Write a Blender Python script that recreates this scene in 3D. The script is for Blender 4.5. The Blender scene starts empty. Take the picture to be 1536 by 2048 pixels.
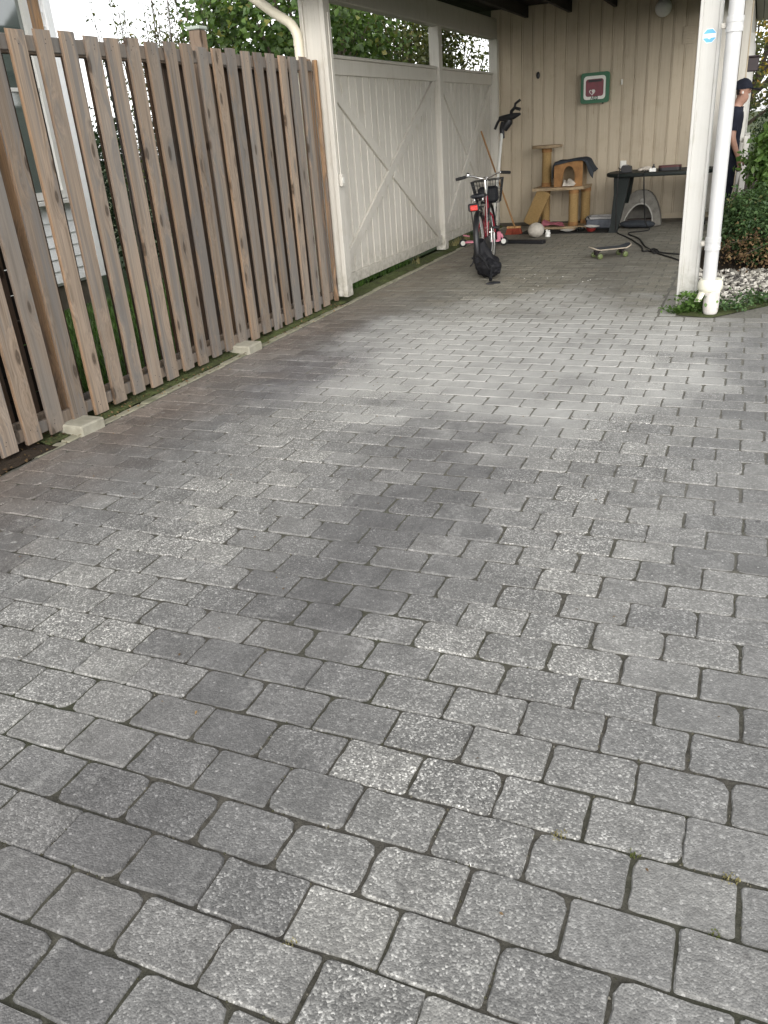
import bpy, math, random
import numpy as np
from mathutils import Vector, Matrix

# ------------------------------------------------------------------ camera, sky, sun, exposure
scene = bpy.context.scene
C = scene.collection
CAM_R = [(0.92107839, 0.38318849, -0.06914607),     # camera right, down, forward in world axes
         (0.10640207, -0.41851787, -0.90195421),
         (-0.37455734, 0.82341325, -0.42625981)]
CAM_H = 1.46
cam_data = bpy.data.cameras.new('camera')
cam_data.sensor_fit = 'VERTICAL'
cam_data.sensor_height = 24.0
cam_data.lens = 1610.0 / 2048.0 * 24.0
cam_data.clip_start = 0.05
cam_data.clip_end = 500.0
cam = bpy.data.objects.new('camera', cam_data)
C.objects.link(cam)
r_, d_, f_ = [Vector(v) for v in CAM_R]
m = Matrix.Identity(4)
for i in range(3):
    m[i][0] = r_[i]; m[i][1] = -d_[i]; m[i][2] = -f_[i]
m[2][3] = CAM_H
cam.matrix_world = m
scene.camera = cam

SUN_EL, SUN_AZ = math.radians(30), math.radians(160)    # azimuth from +Y, clockwise: behind the camera
world = bpy.data.worlds.new('World')
scene.world = world
world.use_nodes = True
wn, wl = world.node_tree.nodes, world.node_tree.links
bg = wn['Background']
sky = wn.new('ShaderNodeTexSky')
sky.sky_type = 'NISHITA'
sky.sun_disc = False
sky.sun_elevation = SUN_EL
sky.sun_rotation = SUN_AZ
sky.air_density = 1.0
sky.dust_density = 1.2
sky.ozone_density = 1.0
hs = wn.new('ShaderNodeHueSaturation')                  # thin overcast: the blue is washed out
hs.inputs['Saturation'].default_value = 0.10
wl.new(sky.outputs[0], hs.inputs['Color'])
wl.new(hs.outputs[0], bg.inputs['Color'])
bg.inputs['Strength'].default_value = 0.15

sun_data = bpy.data.lights.new('sun', 'SUN')
sun_data.energy = 0.5
sun_data.angle = math.radians(45)
sun_data.color = (1.0, 0.93, 0.82)
sun = bpy.data.objects.new('sun', sun_data)
C.objects.link(sun)
sdir = Vector((math.sin(SUN_AZ) * math.cos(SUN_EL), math.cos(SUN_AZ) * math.cos(SUN_EL), math.sin(SUN_EL)))
sun.rotation_euler = sdir.to_track_quat('Z', 'Y').to_euler()
sun.location = (0, -5, 12)

vs = scene.view_settings
vs.view_transform = 'Standard'
vs.look = 'None'
vs.exposure = 1.29
vs.gamma = 1.0
vs.use_curve_mapping = False

random.seed(7)
RNG = np.random.default_rng(11)
U = random.uniform

# ------------------------------------------------------------------ material helpers
def lin(*c):
    """sRGB 0-255 -> linear base colour"""
    return tuple(((x / 255) / 12.92 if x / 255 < 0.04045 else ((x / 255 + 0.055) / 1.055) ** 2.4) for x in c)

class NT:
    def __init__(self, name):
        self.mat = bpy.data.materials.new(name)
        self.mat.use_nodes = True
        self.n = self.mat.node_tree.nodes
        self.l = self.mat.node_tree.links
        self.b = self.n['Principled BSDF']
        self._pos = None
    def new(self, t, **kw):
        x = self.n.new(t)
        for k, v in kw.items(): setattr(x, k, v)
        return x
    def link(self, a, b): self.l.new(a, b)
    def _in(self, sock, v):
        if hasattr(v, 'is_output') or isinstance(v, bpy.types.NodeSocket): self.l.new(v, sock)
        else: sock.default_value = v
    def geo(self):
        if self._pos is None: self._pos = self.new('ShaderNodeNewGeometry')
        return self._pos
    def pos(self): return self.geo().outputs['Position']
    def island(self): return self.geo().outputs['Random Per Island']
    def orand(self): return self.new('ShaderNodeObjectInfo').outputs['Random']
    def obj(self): return self.new('ShaderNodeTexCoord').outputs['Object']
    def math(self, op, a, b=0.0, c=None, clamp=False):
        x = self.new('ShaderNodeMath', operation=op, use_clamp=clamp)
        self._in(x.inputs[0], a); self._in(x.inputs[1], b)
        if c is not None: self._in(x.inputs[2], c)
        return x.outputs[0]
    def vmul(self, v, s):
        x = self.new('ShaderNodeVectorMath', operation='MULTIPLY')
        self.l.new(v, x.inputs[0]); x.inputs[1].default_value = s
        return x.outputs[0]
    def vadd(self, v, w):
        x = self.new('ShaderNodeVectorMath', operation='ADD')
        self.l.new(v, x.inputs[0]); self._in(x.inputs[1], w)
        return x.outputs[0]
    def comb(self, x=0.0, y=0.0, z=0.0):
        c = self.new('ShaderNodeCombineXYZ')
        for i, v in enumerate((x, y, z)): self._in(c.inputs[i], v)
        return c.outputs[0]
    def sep(self, v):
        s = self.new('ShaderNodeSeparateXYZ'); self.l.new(v, s.inputs[0]); return s.outputs
    def noise(self, v, scale, detail=3.0, rough=0.55, dist=0.0):
        x = self.new('ShaderNodeTexNoise')
        self.l.new(v, x.inputs['Vector']); x.inputs['Scale'].default_value = scale
        x.inputs['Detail'].default_value = detail; x.inputs['Roughness'].default_value = rough
        x.inputs['Distortion'].default_value = dist
        return x.outputs['Fac']
    def voro(self, v, scale, out='Distance', feature='F1', rand=1.0):
        x = self.new('ShaderNodeTexVoronoi', feature=feature)
        self.l.new(v, x.inputs['Vector']); x.inputs['Scale'].default_value = scale
        x.inputs['Randomness'].default_value = rand
        return x.outputs[out]
    def ramp(self, fac, stops, interp='LINEAR'):
        x = self.new('ShaderNodeValToRGB')
        cr = x.color_ramp; cr.interpolation = interp
        while len(cr.elements) < len(stops): cr.elements.new(0.5)
        for e, (p, c) in zip(cr.elements, stops):
            e.position = p
            e.color = (c, c, c, 1) if not isinstance(c, tuple) else (*c[:3], 1)
        self.l.new(fac, x.inputs[0])
        return x.outputs[0]
    def mix(self, fac, a, b, mode='MIX'):
        x = self.new('ShaderNodeMix', data_type='RGBA', blend_type=mode)
        self._in(x.inputs[0], fac)
        for s, v in ((x.inputs[6], a), (x.inputs[7], b)):
            if isinstance(v, tuple): s.default_value = (*v[:3], 1)
            else: self.l.new(v, s)
        return x.outputs[2]
    def bump(self, h, strength=0.3, dist=0.01, prev=None):
        x = self.new('ShaderNodeBump')
        x.inputs['Strength'].default_value = strength; x.inputs['Distance'].default_value = dist
        self.l.new(h, x.inputs['Height'])
        if prev is not None: self.l.new(prev, x.inputs['Normal'])
        return x.outputs[0]
    def out(self, col=None, rough=0.7, bump=None, spec=None, metal=None):
        if col is not None: self._in(self.b.inputs['Base Color'], (*col[:3], 1) if isinstance(col, tuple) else col)
        self._in(self.b.inputs['Roughness'], rough)
        if bump is not None: self.l.new(bump, self.b.inputs['Normal'])
        if spec is not None: self.b.inputs['Specular IOR Level'].default_value = spec
        if metal is not None: self.b.inputs['Metallic'].default_value = metal
        return self.mat

def simple(name, col, rough=0.6, var=0.12, scale=14.0, bump=0.08, metal=0.0, spec=0.5, dirt=None):
    """one colour with mottle, gloss variation and faint relief"""
    t = NT(name)
    p = t.pos()
    n1 = t.noise(p, scale, 5)
    k = t.ramp(n1, [(0.25, 1 - var), (0.75, 1 + var * 0.6)])
    c = t.mix(1.0, tuple(col), k, 'MULTIPLY')
    if dirt:
        n2 = t.noise(p, scale * 0.3, 6, 0.65)
        c = t.mix(t.ramp(n2, [(0.5, 0.0), (0.75, dirt[1])]), c, dirt[0])
    n3 = t.noise(p, scale * 9, 3)
    rr = t.math('MULTIPLY_ADD', n1, 0.2, rough - 0.1)
    return t.out(c, rr, t.bump(n3, bump, 0.004), spec, metal)

# ------------------------------------------------------------------ mesh helpers
class MB:
    def __init__(self): self.v, self.f, self.mi = [], [], []
    def add(self, verts, faces, mi=0, M=None):
        o = len(self.v)
        for q in verts: self.v.append(tuple(M @ Vector(q)) if M is not None else tuple(q))
        for fc in faces: self.f.append(tuple(i + o for i in fc)); self.mi.append(mi)
        return self
    def box(self, c, s, b=0.0, M=None, mi=0):
        hx, hy, hz = s[0] / 2, s[1] / 2, s[2] / 2
        b = min(b, hx * .9, hy * .9, hz * .9)
        if b <= 0:
            vv = [(c[0] + i * hx, c[1] + j * hy, c[2] + k * hz) for i in (-1, 1) for j in (-1, 1) for k in (-1, 1)]
            ff = [(0, 1, 3, 2), (4, 6, 7, 5), (0, 4, 5, 1), (2, 3, 7, 6), (0, 2, 6, 4), (1, 5, 7, 3)]
            return self.add(vv, ff, mi, M)
        vv, idx = [], {}
        for i in (-1, 1):
            for j in (-1, 1):
                for k in (-1, 1):
                    for ax in range(3):
                        e = [hx - b, hy - b, hz - b]; e[ax] += b
                        idx[(i, j, k, ax)] = len(vv)
                        vv.append((c[0] + i * e[0], c[1] + j * e[1], c[2] + k * e[2]))
        ff = []
        S = (-1, 1)
        for s_ in S:
            q = [idx[(s_, -1, -1, 0)], idx[(s_, 1, -1, 0)], idx[(s_, 1, 1, 0)], idx[(s_, -1, 1, 0)]]; ff.append(q if s_ > 0 else q[::-1])
            q = [idx[(-1, s_, -1, 1)], idx[(-1, s_, 1, 1)], idx[(1, s_, 1, 1)], idx[(1, s_, -1, 1)]]; ff.append(q if s_ > 0 else q[::-1])
            q = [idx[(-1, -1, s_, 2)], idx[(1, -1, s_, 2)], idx[(1, 1, s_, 2)], idx[(-1, 1, s_, 2)]]; ff.append(q if s_ > 0 else q[::-1])
        for a in S:
            for d in S:
                ff.append([idx[(a, d, -1, 0)], idx[(a, d, -1, 1)], idx[(a, d, 1, 1)], idx[(a, d, 1, 0)]])
                ff.append([idx[(a, -1, d, 0)], idx[(a, 1, d, 0)], idx[(a, 1, d, 2)], idx[(a, -1, d, 2)]])
                ff.append([idx[(-1, a, d, 1)], idx[(-1, a, d, 2)], idx[(1, a, d, 2)], idx[(1, a, d, 1)]])
                for e in S: ff.append([idx[(a, d, e, 0)], idx[(a, d, e, 1)], idx[(a, d, e, 2)]])
        return self.add(vv, ff, mi, M)
    def tube(self, pts, r, n=8, M=None, caps=True, mi=0, flat=None):
        pts = [Vector(p) for p in pts]
        rs = r if isinstance(r, (list, tuple)) else [r] * len(pts)
        t0 = (pts[1] - pts[0]).normalized()
        ref = Vector((0, 0, 1)) if abs(t0.z) < 0.9 else Vector((1, 0, 0))
        u = t0.cross(ref).normalized()
        vv, ff = [], []
        for i, p in enumerate(pts):
            if i == 0: t = pts[1] - pts[0]
            elif i == len(pts) - 1: t = pts[-1] - pts[-2]
            else: t = (pts[i + 1] - pts[i]).normalized() + (pts[i] - pts[i - 1]).normalized()
            t = t.normalized() if t.length > 1e-9 else t0
            u = (u - t * u.dot(t)).normalized(); w = t.cross(u)
            for k in range(n):
                a = 2 * math.pi * k / n
                vv.append(p + (u * math.cos(a) * (flat or 1) + w * math.sin(a)) * rs[i])
        for i in range(len(pts) - 1):
            for k in range(n):
                ff.append((i * n + k, i * n + (k + 1) % n, (i + 1) * n + (k + 1) % n, (i + 1) * n + k))
        if caps:
            ff.append(tuple(range(n))[::-1]); ff.append(tuple((len(pts) - 1) * n + k for k in range(n)))
        return self.add(vv, ff, mi, M)
    def lathe(self, prof, n=16, M=None, mi=0):
        """prof: (radius, z) pairs about the local Z axis"""
        vv, ff = [], []
        for (r, z) in prof:
            for k in range(n):
                a = 2 * math.pi * k / n
                vv.append((r * math.cos(a), r * math.sin(a), z))
        for i in range(len(prof) - 1):
            for k in range(n):
                ff.append((i * n + k, i * n + (k + 1) % n, (i + 1) * n + (k + 1) % n, (i + 1) * n + k))
        if prof[0][0] > 1e-4: ff.append(tuple(range(n))[::-1])
        if prof[-1][0] > 1e-4: ff.append(tuple((len(prof) - 1) * n + k for k in range(n)))
        return self.add(vv, ff, mi, M)
    def ell(self, c, r, n=16, m_=9, M=None, mi=0, noise=0.0):
        prof = []
        vv, ff = [], []
        for i in range(m_ + 1):
            th = math.pi * i / m_
            for k in range(n):
                a = 2 * math.pi * k / n
                q = 1 + (U(-noise, noise) if 0 < i < m_ else 0)
                vv.append((c[0] + r[0] * math.sin(th) * math.cos(a) * q, c[1] + r[1] * math.sin(th) * math.sin(a) * q, c[2] - r[2] * math.cos(th) * q))
        for i in range(m_):
            for k in range(n):
                ff.append((i * n + k, i * n + (k + 1) % n, (i + 1) * n + (k + 1) % n, (i + 1) * n + k))
        return self.add(vv, ff, mi, M)
    def prism(self, poly, d0, d1, M=None, mi=0):
        """polygon in local XY, extruded from z=d0 to z=d1"""
        n = len(poly)
        vv = [(x, y, d0) for x, y in poly] + [(x, y, d1) for x, y in poly]
        ff = [tuple(range(n))[::-1], tuple(range(n, 2 * n))] + [(i, (i + 1) % n, n + (i + 1) % n, n + i) for i in range(n)]
        return self.add(vv, ff, mi, M)
    def ring(self, outer, inner, d0, d1, M=None, mi=0):
        """plate with a hole: outer and inner outlines of equal length in local XY"""
        n = len(outer)
        vv = [(x, y, d) for d in (d0, d1) for pl in (outer, inner) for x, y in pl]
        ff = []
        for i in range(n):
            j = (i + 1) % n
            ff.append((i, n + i, n + j, j)); ff.append((2 * n + i, 2 * n + j, 3 * n + j, 3 * n + i))
            ff.append((i, j, 2 * n + j, 2 * n + i)); ff.append((n + i, 3 * n + i, 3 * n + j, n + j))
        return self.add(vv, ff, mi, M)
    def mesh(self, name, mats, smooth=False):
        me = bpy.data.meshes.new(name)
        me.from_pydata(self.v, [], self.f)
        for mt in (mats if isinstance(mats, (list, tuple)) else [mats]): me.materials.append(mt)
        if any(self.mi): me.polygons.foreach_set('material_index', self.mi)
        me.update()
        if smooth:
            me.polygons.foreach_set('use_smooth', [True] * len(me.polygons))
            me.set_sharp_from_angle(angle=math.radians(58))
        return me
    def build(self, name, mats, parent=None, smooth=False, loc=None, rot=None):
        return place(name, self.mesh(name, mats, smooth), parent, loc, rot)

def place(name, me, parent=None, loc=None, rot=None):
    o = bpy.data.objects.new(name, me)
    C.objects.link(o)
    if parent is not None: o.parent = parent
    if loc is not None: o.location = loc
    if rot is not None: o.rotation_euler = rot
    return o

def smooth_by_angle(o, deg=40):
    me = o.data
    me.polygons.foreach_set('use_smooth', [True] * len(me.polygons))
    try: me.set_sharp_from_angle(angle=math.radians(deg))
    except Exception: pass
    return o

def tag(o, label, cat, group=None, kind=None):
    o['label'] = label; o['category'] = cat
    if group: o['group'] = group
    if kind: o['kind'] = kind
    return o

def empty(name, loc, label, cat, group=None, rot=None):
    o = bpy.data.objects.new(name, None)
    C.objects.link(o); o.location = loc
    o.empty_display_size = 0.1
    if rot is not None: o.rotation_euler = rot
    return tag(o, label, cat, group)

def T(x, y, z): return Matrix.Translation((x, y, z))
def RX(a): return Matrix.Rotation(a, 4, 'X')
def RY(a): return Matrix.Rotation(a, 4, 'Y')
def RZ(a): return Matrix.Rotation(a, 4, 'Z')

def project(p):
    q = Vector(p) - Vector((0, 0, CAM_H))
    d = q.dot(f_)
    if d < 0.05: return None
    return 768 + 1610 * q.dot(r_) / d, 1024 + 1610 * q.dot(d_) / d, d

# ------------------------------------------------------------------ materials
def mat_paver():
    t = NT('paver_concrete')
    p = t.pos()
    x, y, z = t.sep(p)
    rnd = t.math('FRACT', t.math('ADD', t.math('MULTIPLY', t.orand(), 7.31), t.island()))
    rnd2 = t.math('FRACT', t.math('MULTIPLY', rnd, 13.7))
    base = t.ramp(rnd, [(0.0, (0.168, 0.166, 0.160)), (0.3, (0.190, 0.188, 0.181)), (0.7, (0.210, 0.207, 0.198)), (1.0, (0.245, 0.241, 0.228))])
    # mottle at three sizes
    n1 = t.noise(p, 9, 6, 0.62); n2 = t.noise(p, 55, 4, 0.6); n0 = t.noise(p, 1.7, 4, 0.6)
    base = t.mix(1.0, base, t.ramp(n1, [(0.28, 0.74), (0.72, 1.22)]), 'MULTIPLY')
    base = t.mix(1.0, base, t.ramp(n2, [(0.25, 0.80), (0.75, 1.18)]), 'MULTIPLY')
    # exposed aggregate: pale and dark grains, more on some stones than others
    vc = t.voro(p, 215, 'Color'); vg = t.sep(vc)[0]
    vd = t.voro(p, 215, 'Distance')
    grain = t.ramp(vg, [(0.0, 0.54), (0.3, 0.77), (0.6, 0.98), (0.82, 1.25), (1.0, 2.05)])
    expo = t.math('MULTIPLY', t.ramp(rnd2, [(0.0, 0.35), (0.6, 0.6), (1.0, 1.0)]), t.ramp(n1, [(0.3, 0.55), (0.7, 1.0)]), clamp=True)
    base = t.mix(expo, base, t.mix(1.0, base, grain, 'MULTIPLY'))
    vb = t.sep(t.voro(p, 75, 'Color'))[1]
    spot = t.math('MULTIPLY', t.ramp(vb, [(0.93, 0.0), (0.95, 1.0)]), t.ramp(t.voro(p, 75), [(0.22, 1.0), (0.34, 0.0)]))
    base = t.mix(t.math('MULTIPLY', spot, 0.75), base, (0.50, 0.49, 0.47))
    # stains with shapes of their own: two pale tyre tracks worn down to the aggregate, an oily strip between them,
    # brown tannin by the fence, green-brown film under the roof, lime bloom; the dusty zone has sheen painted in
    at_ = t.new('ShaderNodeAttribute', attribute_name='stone_centre')
    cen = t.vadd(t.new('ShaderNodeObjectInfo').outputs['Location'], at_.outputs['Vector'])
    cxx = t.sep(cen)[0]
    nc = t.noise(cen, 3.0, 3, 0.6)
    xs = t.math('ADD', t.math('MULTIPLY', cxx, 0.72), t.math('MULTIPLY', x, 0.28))
    nx_ = t.math('ADD', t.math('ADD', xs, t.math('MULTIPLY_ADD', nc, 0.34, -0.17)), t.math('MULTIPLY_ADD', n0, 0.42, t.math('MULTIPLY_ADD', n1, 0.16, -0.29)))
    def gauss(c, w):
        d = t.math('DIVIDE', t.math('SUBTRACT', nx_, c), w)
        return t.math('EXPONENT', t.math('MULTIPLY', t.math('MULTIPLY', d, d), -1.0))
    def blob(cx, cy, rx, ry):
        dx = t.math('DIVIDE', t.math('SUBTRACT', x, cx), rx); dy = t.math('DIVIDE', t.math('SUBTRACT', y, cy), ry)
        dd = t.math('ADD', t.math('MULTIPLY', dx, dx), t.math('MULTIPLY', dy, dy))
        return t.math('ADD', dd, t.math('ADD', t.math('MULTIPLY', t.math('SUBTRACT', n0, 0.5), 2.6), t.math('MULTIPLY', t.math('SUBTRACT', n1, 0.5), 1.2)))
    track = t.math('ADD', gauss(-0.50, 0.30), gauss(-2.05, 0.42), clamp=True)
    oilstrip = t.math('MULTIPLY', t.math('ADD', gauss(-1.22, 0.40), t.math('MULTIPLY', gauss(-2.85, 0.35), 0.7), clamp=True), t.ramp(n0, [(0.3, 0.55), (0.6, 1.0)]))
    base = t.mix(t.math('MULTIPLY', track, 0.6), base, t.mix(1.0, base, t.mix(1.0, grain, (1.34, 1.33, 1.29), 'MULTIPLY'), 'MULTIPLY'))
    base = t.mix(t.math('MULTIPLY', oilstrip, 0.85), base, t.mix(1.0, base, (0.61, 0.60, 0.615), 'MULTIPLY'))
    oil2 = t.ramp(blob(-2.55, 4.9, 0.50, 1.0), [(0.2, 0.6), (1.3, 0.0)])
    base = t.mix(oil2, base, t.mix(1.0, base, (0.72, 0.70, 0.76), 'MULTIPLY'))
    oil3 = t.ramp(blob(-0.72, 5.95, 0.45, 0.5), [(0.2, 0.6), (1.3, 0.0)])
    base = t.mix(oil3, base, t.mix(1.0, base, (0.66, 0.65, 0.66), 'MULTIPLY'))
    dripd = t.voro(t.vmul(p, (1, 1, 0)), 5.0)
    drip = t.math('MULTIPLY', t.ramp(dripd, [(0.035, 1.0), (0.06, 0.0)]), t.ramp(t.sep(t.voro(t.vmul(p, (1, 1, 0)), 5.0, 'Color'))[0], [(0.6, 0.0), (0.65, 0.8)]))
    base = t.mix(drip, base, t.mix(1.0, base, (0.45, 0.44, 0.44), 'MULTIPLY'))
    scuff = t.math('MULTIPLY', t.ramp(t.noise(t.vmul(p, (9, 2.2, 1)), 1.0, 5, 0.7), [(0.56, 0.0), (0.68, 0.55)]), t.ramp(n2, [(0.4, 0.0), (0.6, 1.0)]))
    base = t.mix(scuff, base, (0.33, 0.325, 0.31))
    tan = t.ramp(t.math('ADD', x, t.math('MULTIPLY', n0, 0.9)), [(0.0, 0.0), (1.0, 1.0)])
    edge = t.math('MULTIPLY_ADD', t.math('SUBTRACT', t.math('MULTIPLY', n0, 1.3), t.math('ADD', x, 3.28)), 1.5, 0.0, clamp=True)
    base = t.mix(t.math('MULTIPLY', edge, 0.75), base, t.mix(1.0, base, (0.78, 0.62, 0.52), 'MULTIPLY'))
    deep = t.ramp(t.math('MULTIPLY_ADD', y, 0.1, t.math('MULTIPLY', t.math('SUBTRACT', n0, 0.5), 0.18)), [(0.60, 0.0), (0.80, 1.0)])
    base = t.mix(t.math('MULTIPLY', deep, 0.85), base, t.mix(1.0, base, (0.84, 0.79, 0.65), 'MULTIPLY'))
    streak = t.noise(t.vmul(p, (1.0, 5.0, 1.0)), 1.6, 4, 0.6)
    base = t.mix(t.math('MULTIPLY', deep, t.ramp(streak, [(0.45, 0.0), (0.65, 0.7)])), base, t.mix(1.0, base, (0.60, 0.53, 0.44), 'MULTIPLY'))
    patch = t.noise(t.vmul(p, (1.0, 2.2, 1.0)), 3.4, 5, 0.65)
    base = t.mix(t.math('MULTIPLY', deep, t.ramp(patch, [(0.52, 0.0), (0.64, 0.6)])), base, (0.265, 0.255, 0.215))
    dust = t.ramp(blob(-1.35, 5.7, 1.55, 2.3), [(0.2, 0.68), (1.6, 0.0)])  # pale mid zone: dust plus grazing sky sheen painted into the colour
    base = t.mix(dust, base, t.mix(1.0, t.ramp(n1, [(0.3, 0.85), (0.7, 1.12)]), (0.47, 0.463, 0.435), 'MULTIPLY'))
    base = t.mix(t.math('MULTIPLY', deep, 0.30), base, (0.235, 0.225, 0.185))
    lime = t.math('MULTIPLY', t.ramp(t.noise(p, 16, 5, 0.7), [(0.60, 0.0), (0.70, 1.0)]), t.ramp(t.noise(t.vadd(p, (7.0, 3.0, 0.0)), 1.1, 3), [(0.48, 0.0), (0.62, 0.7)]))
    base = t.mix(lime, base, (0.46, 0.455, 0.43))
    h = t.math('ADD', t.math('MULTIPLY', vd, -0.6), t.math('ADD', t.math('MULTIPLY', n2, 1.2), t.math('MULTIPLY', n1, 0.8)))
    rough = t.ramp(n1, [(0.3, 0.62), (0.7, 0.85)])
    return t.out(base, rough, t.bump(h, 0.55, 0.006), 0.45)

def mat_joint():
    t = NT('joint_sand')
    p = t.pos(); x, y, z = t.sep(p)
    n = t.noise(p, 40, 5, 0.7); n0 = t.noise(p, 1.3, 4)
    c = t.ramp(n, [(0.3, (0.040, 0.037, 0.031)), (0.7, (0.115, 0.107, 0.090))])
    c = t.mix(t.ramp(n0, [(0.45, 0.0), (0.65, 0.7)]), c, (0.045, 0.050, 0.028))
    pale = t.math('MULTIPLY', t.ramp(t.noise(p, 0.55, 2), [(0.5, 0.0), (0.62, 0.85)]), t.ramp(t.math('MULTIPLY', y, 0.1), [(0.22, 0.0), (0.38, 1.0)]))
    c = t.mix(pale, c, (0.24, 0.235, 0.215))
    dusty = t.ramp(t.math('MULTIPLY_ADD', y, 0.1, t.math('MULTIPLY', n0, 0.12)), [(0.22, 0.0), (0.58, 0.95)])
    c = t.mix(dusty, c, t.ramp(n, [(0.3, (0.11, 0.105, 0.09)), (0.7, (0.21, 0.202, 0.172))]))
    return t.out(c, 0.95, t.bump(n, 0.9, 0.01), 0.2)

def mat_ground(name, stops, scale=6.0, bump=0.8, dist=0.02):
    t = NT(name)
    p = t.pos()
    n = t.noise(p, scale, 7, 0.68); n2 = t.noise(p, scale * 7, 4, 0.7)
    c = t.ramp(t.math('ADD', t.math('MULTIPLY', n, 0.6), t.math('MULTIPLY', n2, 0.4)), stops)
    return t.out(c, 0.95, t.bump(n2, bump, dist), 0.2)

def mat_wood(name, dark, mid, warm, warm_amt=0.4, knots=True):
    t = NT(name)
    p = t.obj()
    off = t.comb(t.math('MULTIPLY', t.orand(), 31.0), t.math('MULTIPLY', t.orand(), 17.0), t.math('MULTIPLY', t.orand(), 53.0))
    p = t.vadd(p, off)
    if knots:
        kx, ky, kz = t.sep(p)
        vn = t.new('ShaderNodeTexVoronoi', voronoi_dimensions='2D')
        t.link(t.comb(t.math('MULTIPLY', ky, 6.0), t.math('MULTIPLY', kz, 2.1), 0.0), vn.inputs['Vector']); vn.inputs['Scale'].default_value = 1.0
        kd = vn.outputs['Distance']
        warp = t.math('MULTIPLY', t.ramp(kd, [(0.0, 1.0), (0.38, 0.0)]), 0.045)
        pp = t.vadd(p, t.comb(warp, warp, 0.0))
    else: pp = p
    g1 = t.noise(t.vmul(pp, (34, 34, 0.9)), 1.0, 5, 0.6, 0.4)
    g2 = t.noise(t.vmul(pp, (150, 150, 3.0)), 1.0, 3, 0.6)
    b = t.noise(t.vmul(pp, (5, 5, 0.7)), 1.0, 4, 0.6)
    c = t.ramp(g1, [(0.25, dark), (0.5, mid), (0.8, tuple(min(1, q * 1.28) for q in mid))])
    c = t.mix(t.math('MULTIPLY', t.ramp(b, [(0.42, 0.0), (0.62, 1.0)]), warm_amt), c, warm)
    c = t.mix(1.0, c, t.ramp(g2, [(0.25, 0.72), (0.75, 1.2)]), 'MULTIPLY')
    tone = t.ramp(t.orand(), [(0.0, 0.70), (1.0, 1.22)])
    c = t.mix(1.0, c, tone, 'MULTIPLY')
    if knots:
        gs = t.noise(t.vmul(pp, (14, 14, 0.45)), 1.0, 4, 0.65)
        gl = sum(mid) / 3
        c = t.mix(t.ramp(gs, [(0.50, 0.0), (0.60, 0.7)]), c, (gl * .66, gl * .64, gl * .62))
        c = t.mix(t.math('MULTIPLY', t.ramp(t.math('FRACT', t.math('MULTIPLY', t.orand(), 5.7)), [(0.2, 0.0), (1.0, 0.75)]), t.ramp(b, [(0.3, 1.0), (0.6, 0.3)])), c, (gl * .98, gl * .94, gl * .88))
        kn = t.math('ADD', kd, t.math('MULTIPLY', t.math('SUBTRACT', g1, 0.5), 0.10))
        rings = t.ramp(kn, [(0.0, 0.6), (0.03, 0.95), (0.07, 0.8), (0.095, 0.2), (0.22, 0.0)])
        some = t.ramp(t.sep(vn.outputs['Color'])[0], [(0.5, 0.0), (0.56, 0.85)])
        c = t.mix(t.math('MULTIPLY', rings, some), c, (dark[0] * .40, dark[1] * .36, dark[2] * .33))
    h = t.math('ADD', t.math('MULTIPLY', g2, 0.6), g1)
    return t.out(c, 0.85, t.bump(h, 0.45, 0.004), 0.25)

def mat_paint(name, col, streak=0.12, dirt=(0.25, 0.23, 0.18), dirt_amt=0.35, rough=0.5, base_dirt=0.8):
    t = NT(name)
    p = t.pos()
    g = t.noise(t.vmul(p, (60, 60, 2.5)), 1.0, 4, 0.6)
    n = t.noise(p, 5.0, 6, 0.66)
    c = t.mix(1.0, tuple(col), t.ramp(g, [(0.25, 1 - streak), (0.75, 1.04)]), 'MULTIPLY')
    c = t.mix(t.math('MULTIPLY', t.ramp(n, [(0.52, 0.0), (0.78, 1.0)]), dirt_amt), c, t.mix(1.0, c, (0.72, 0.69, 0.6), 'MULTIPLY'))
    zz = t.sep(p)[2]
    splash = t.math('MULTIPLY', t.ramp(zz, [(0.03, 1.0), (0.42, 0.0)]), t.ramp(t.noise(p, 17, 5, 0.7), [(0.38, 0.0), (0.66, base_dirt)]))
    c = t.mix(splash, c, (0.17, 0.155, 0.10))
    crack = t.math('MULTIPLY', t.ramp(t.noise(t.vmul(p, (70, 70, 1.6)), 1.0, 3, 0.5), [(0.64, 0.0), (0.67, 0.5)]), t.ramp(n, [(0.45, 0.0), (0.6, 1.0)]))
    c = t.mix(crack, c, t.mix(1.0, c, (0.5, 0.46, 0.38), 'MULTIPLY'))
    tone = t.ramp(t.orand(), [(0.0, 0.91), (1.0, 1.04)])
    c = t.mix(1.0, c, tone, 'MULTIPLY')
    return t.out(c, t.math('MULTIPLY_ADD', n, 0.25, rough - 0.1), t.bump(g, 0.18, 0.002), 0.4)

def mat_leaf(name, c1, c2, c3=None, trans=0.35, gloss=0.45):
    t = NT(name)
    r = t.island()
    stops = [(0.0, c1), (0.75, c2)] + ([(0.93, c2), (1.0, c3)] if c3 else [(1.0, c2)])
    c = t.ramp(r, stops)
    n = t.noise(t.pos(), 1.6, 3)
    c = t.mix(1.0, c, t.ramp(n, [(0.3, 0.65), (0.7, 1.25)]), 'MULTIPLY')
    t.out(c, gloss, None, 0.4)
    tr = t.new('ShaderNodeBsdfTranslucent'); t.link(t.mix(1.0, c, (1.25, 1.3, 0.6), 'MULTIPLY'), tr.inputs[0])
    ms = t.new('ShaderNodeMixShader'); ms.inputs[0].default_value = trans
    t.link(t.b.outputs[0], ms.inputs[1]); t.link(tr.outputs[0], ms.inputs[2])
    t.link(ms.outputs[0], t.n['Material Output'].inputs[0])
    return t.mat

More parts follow.
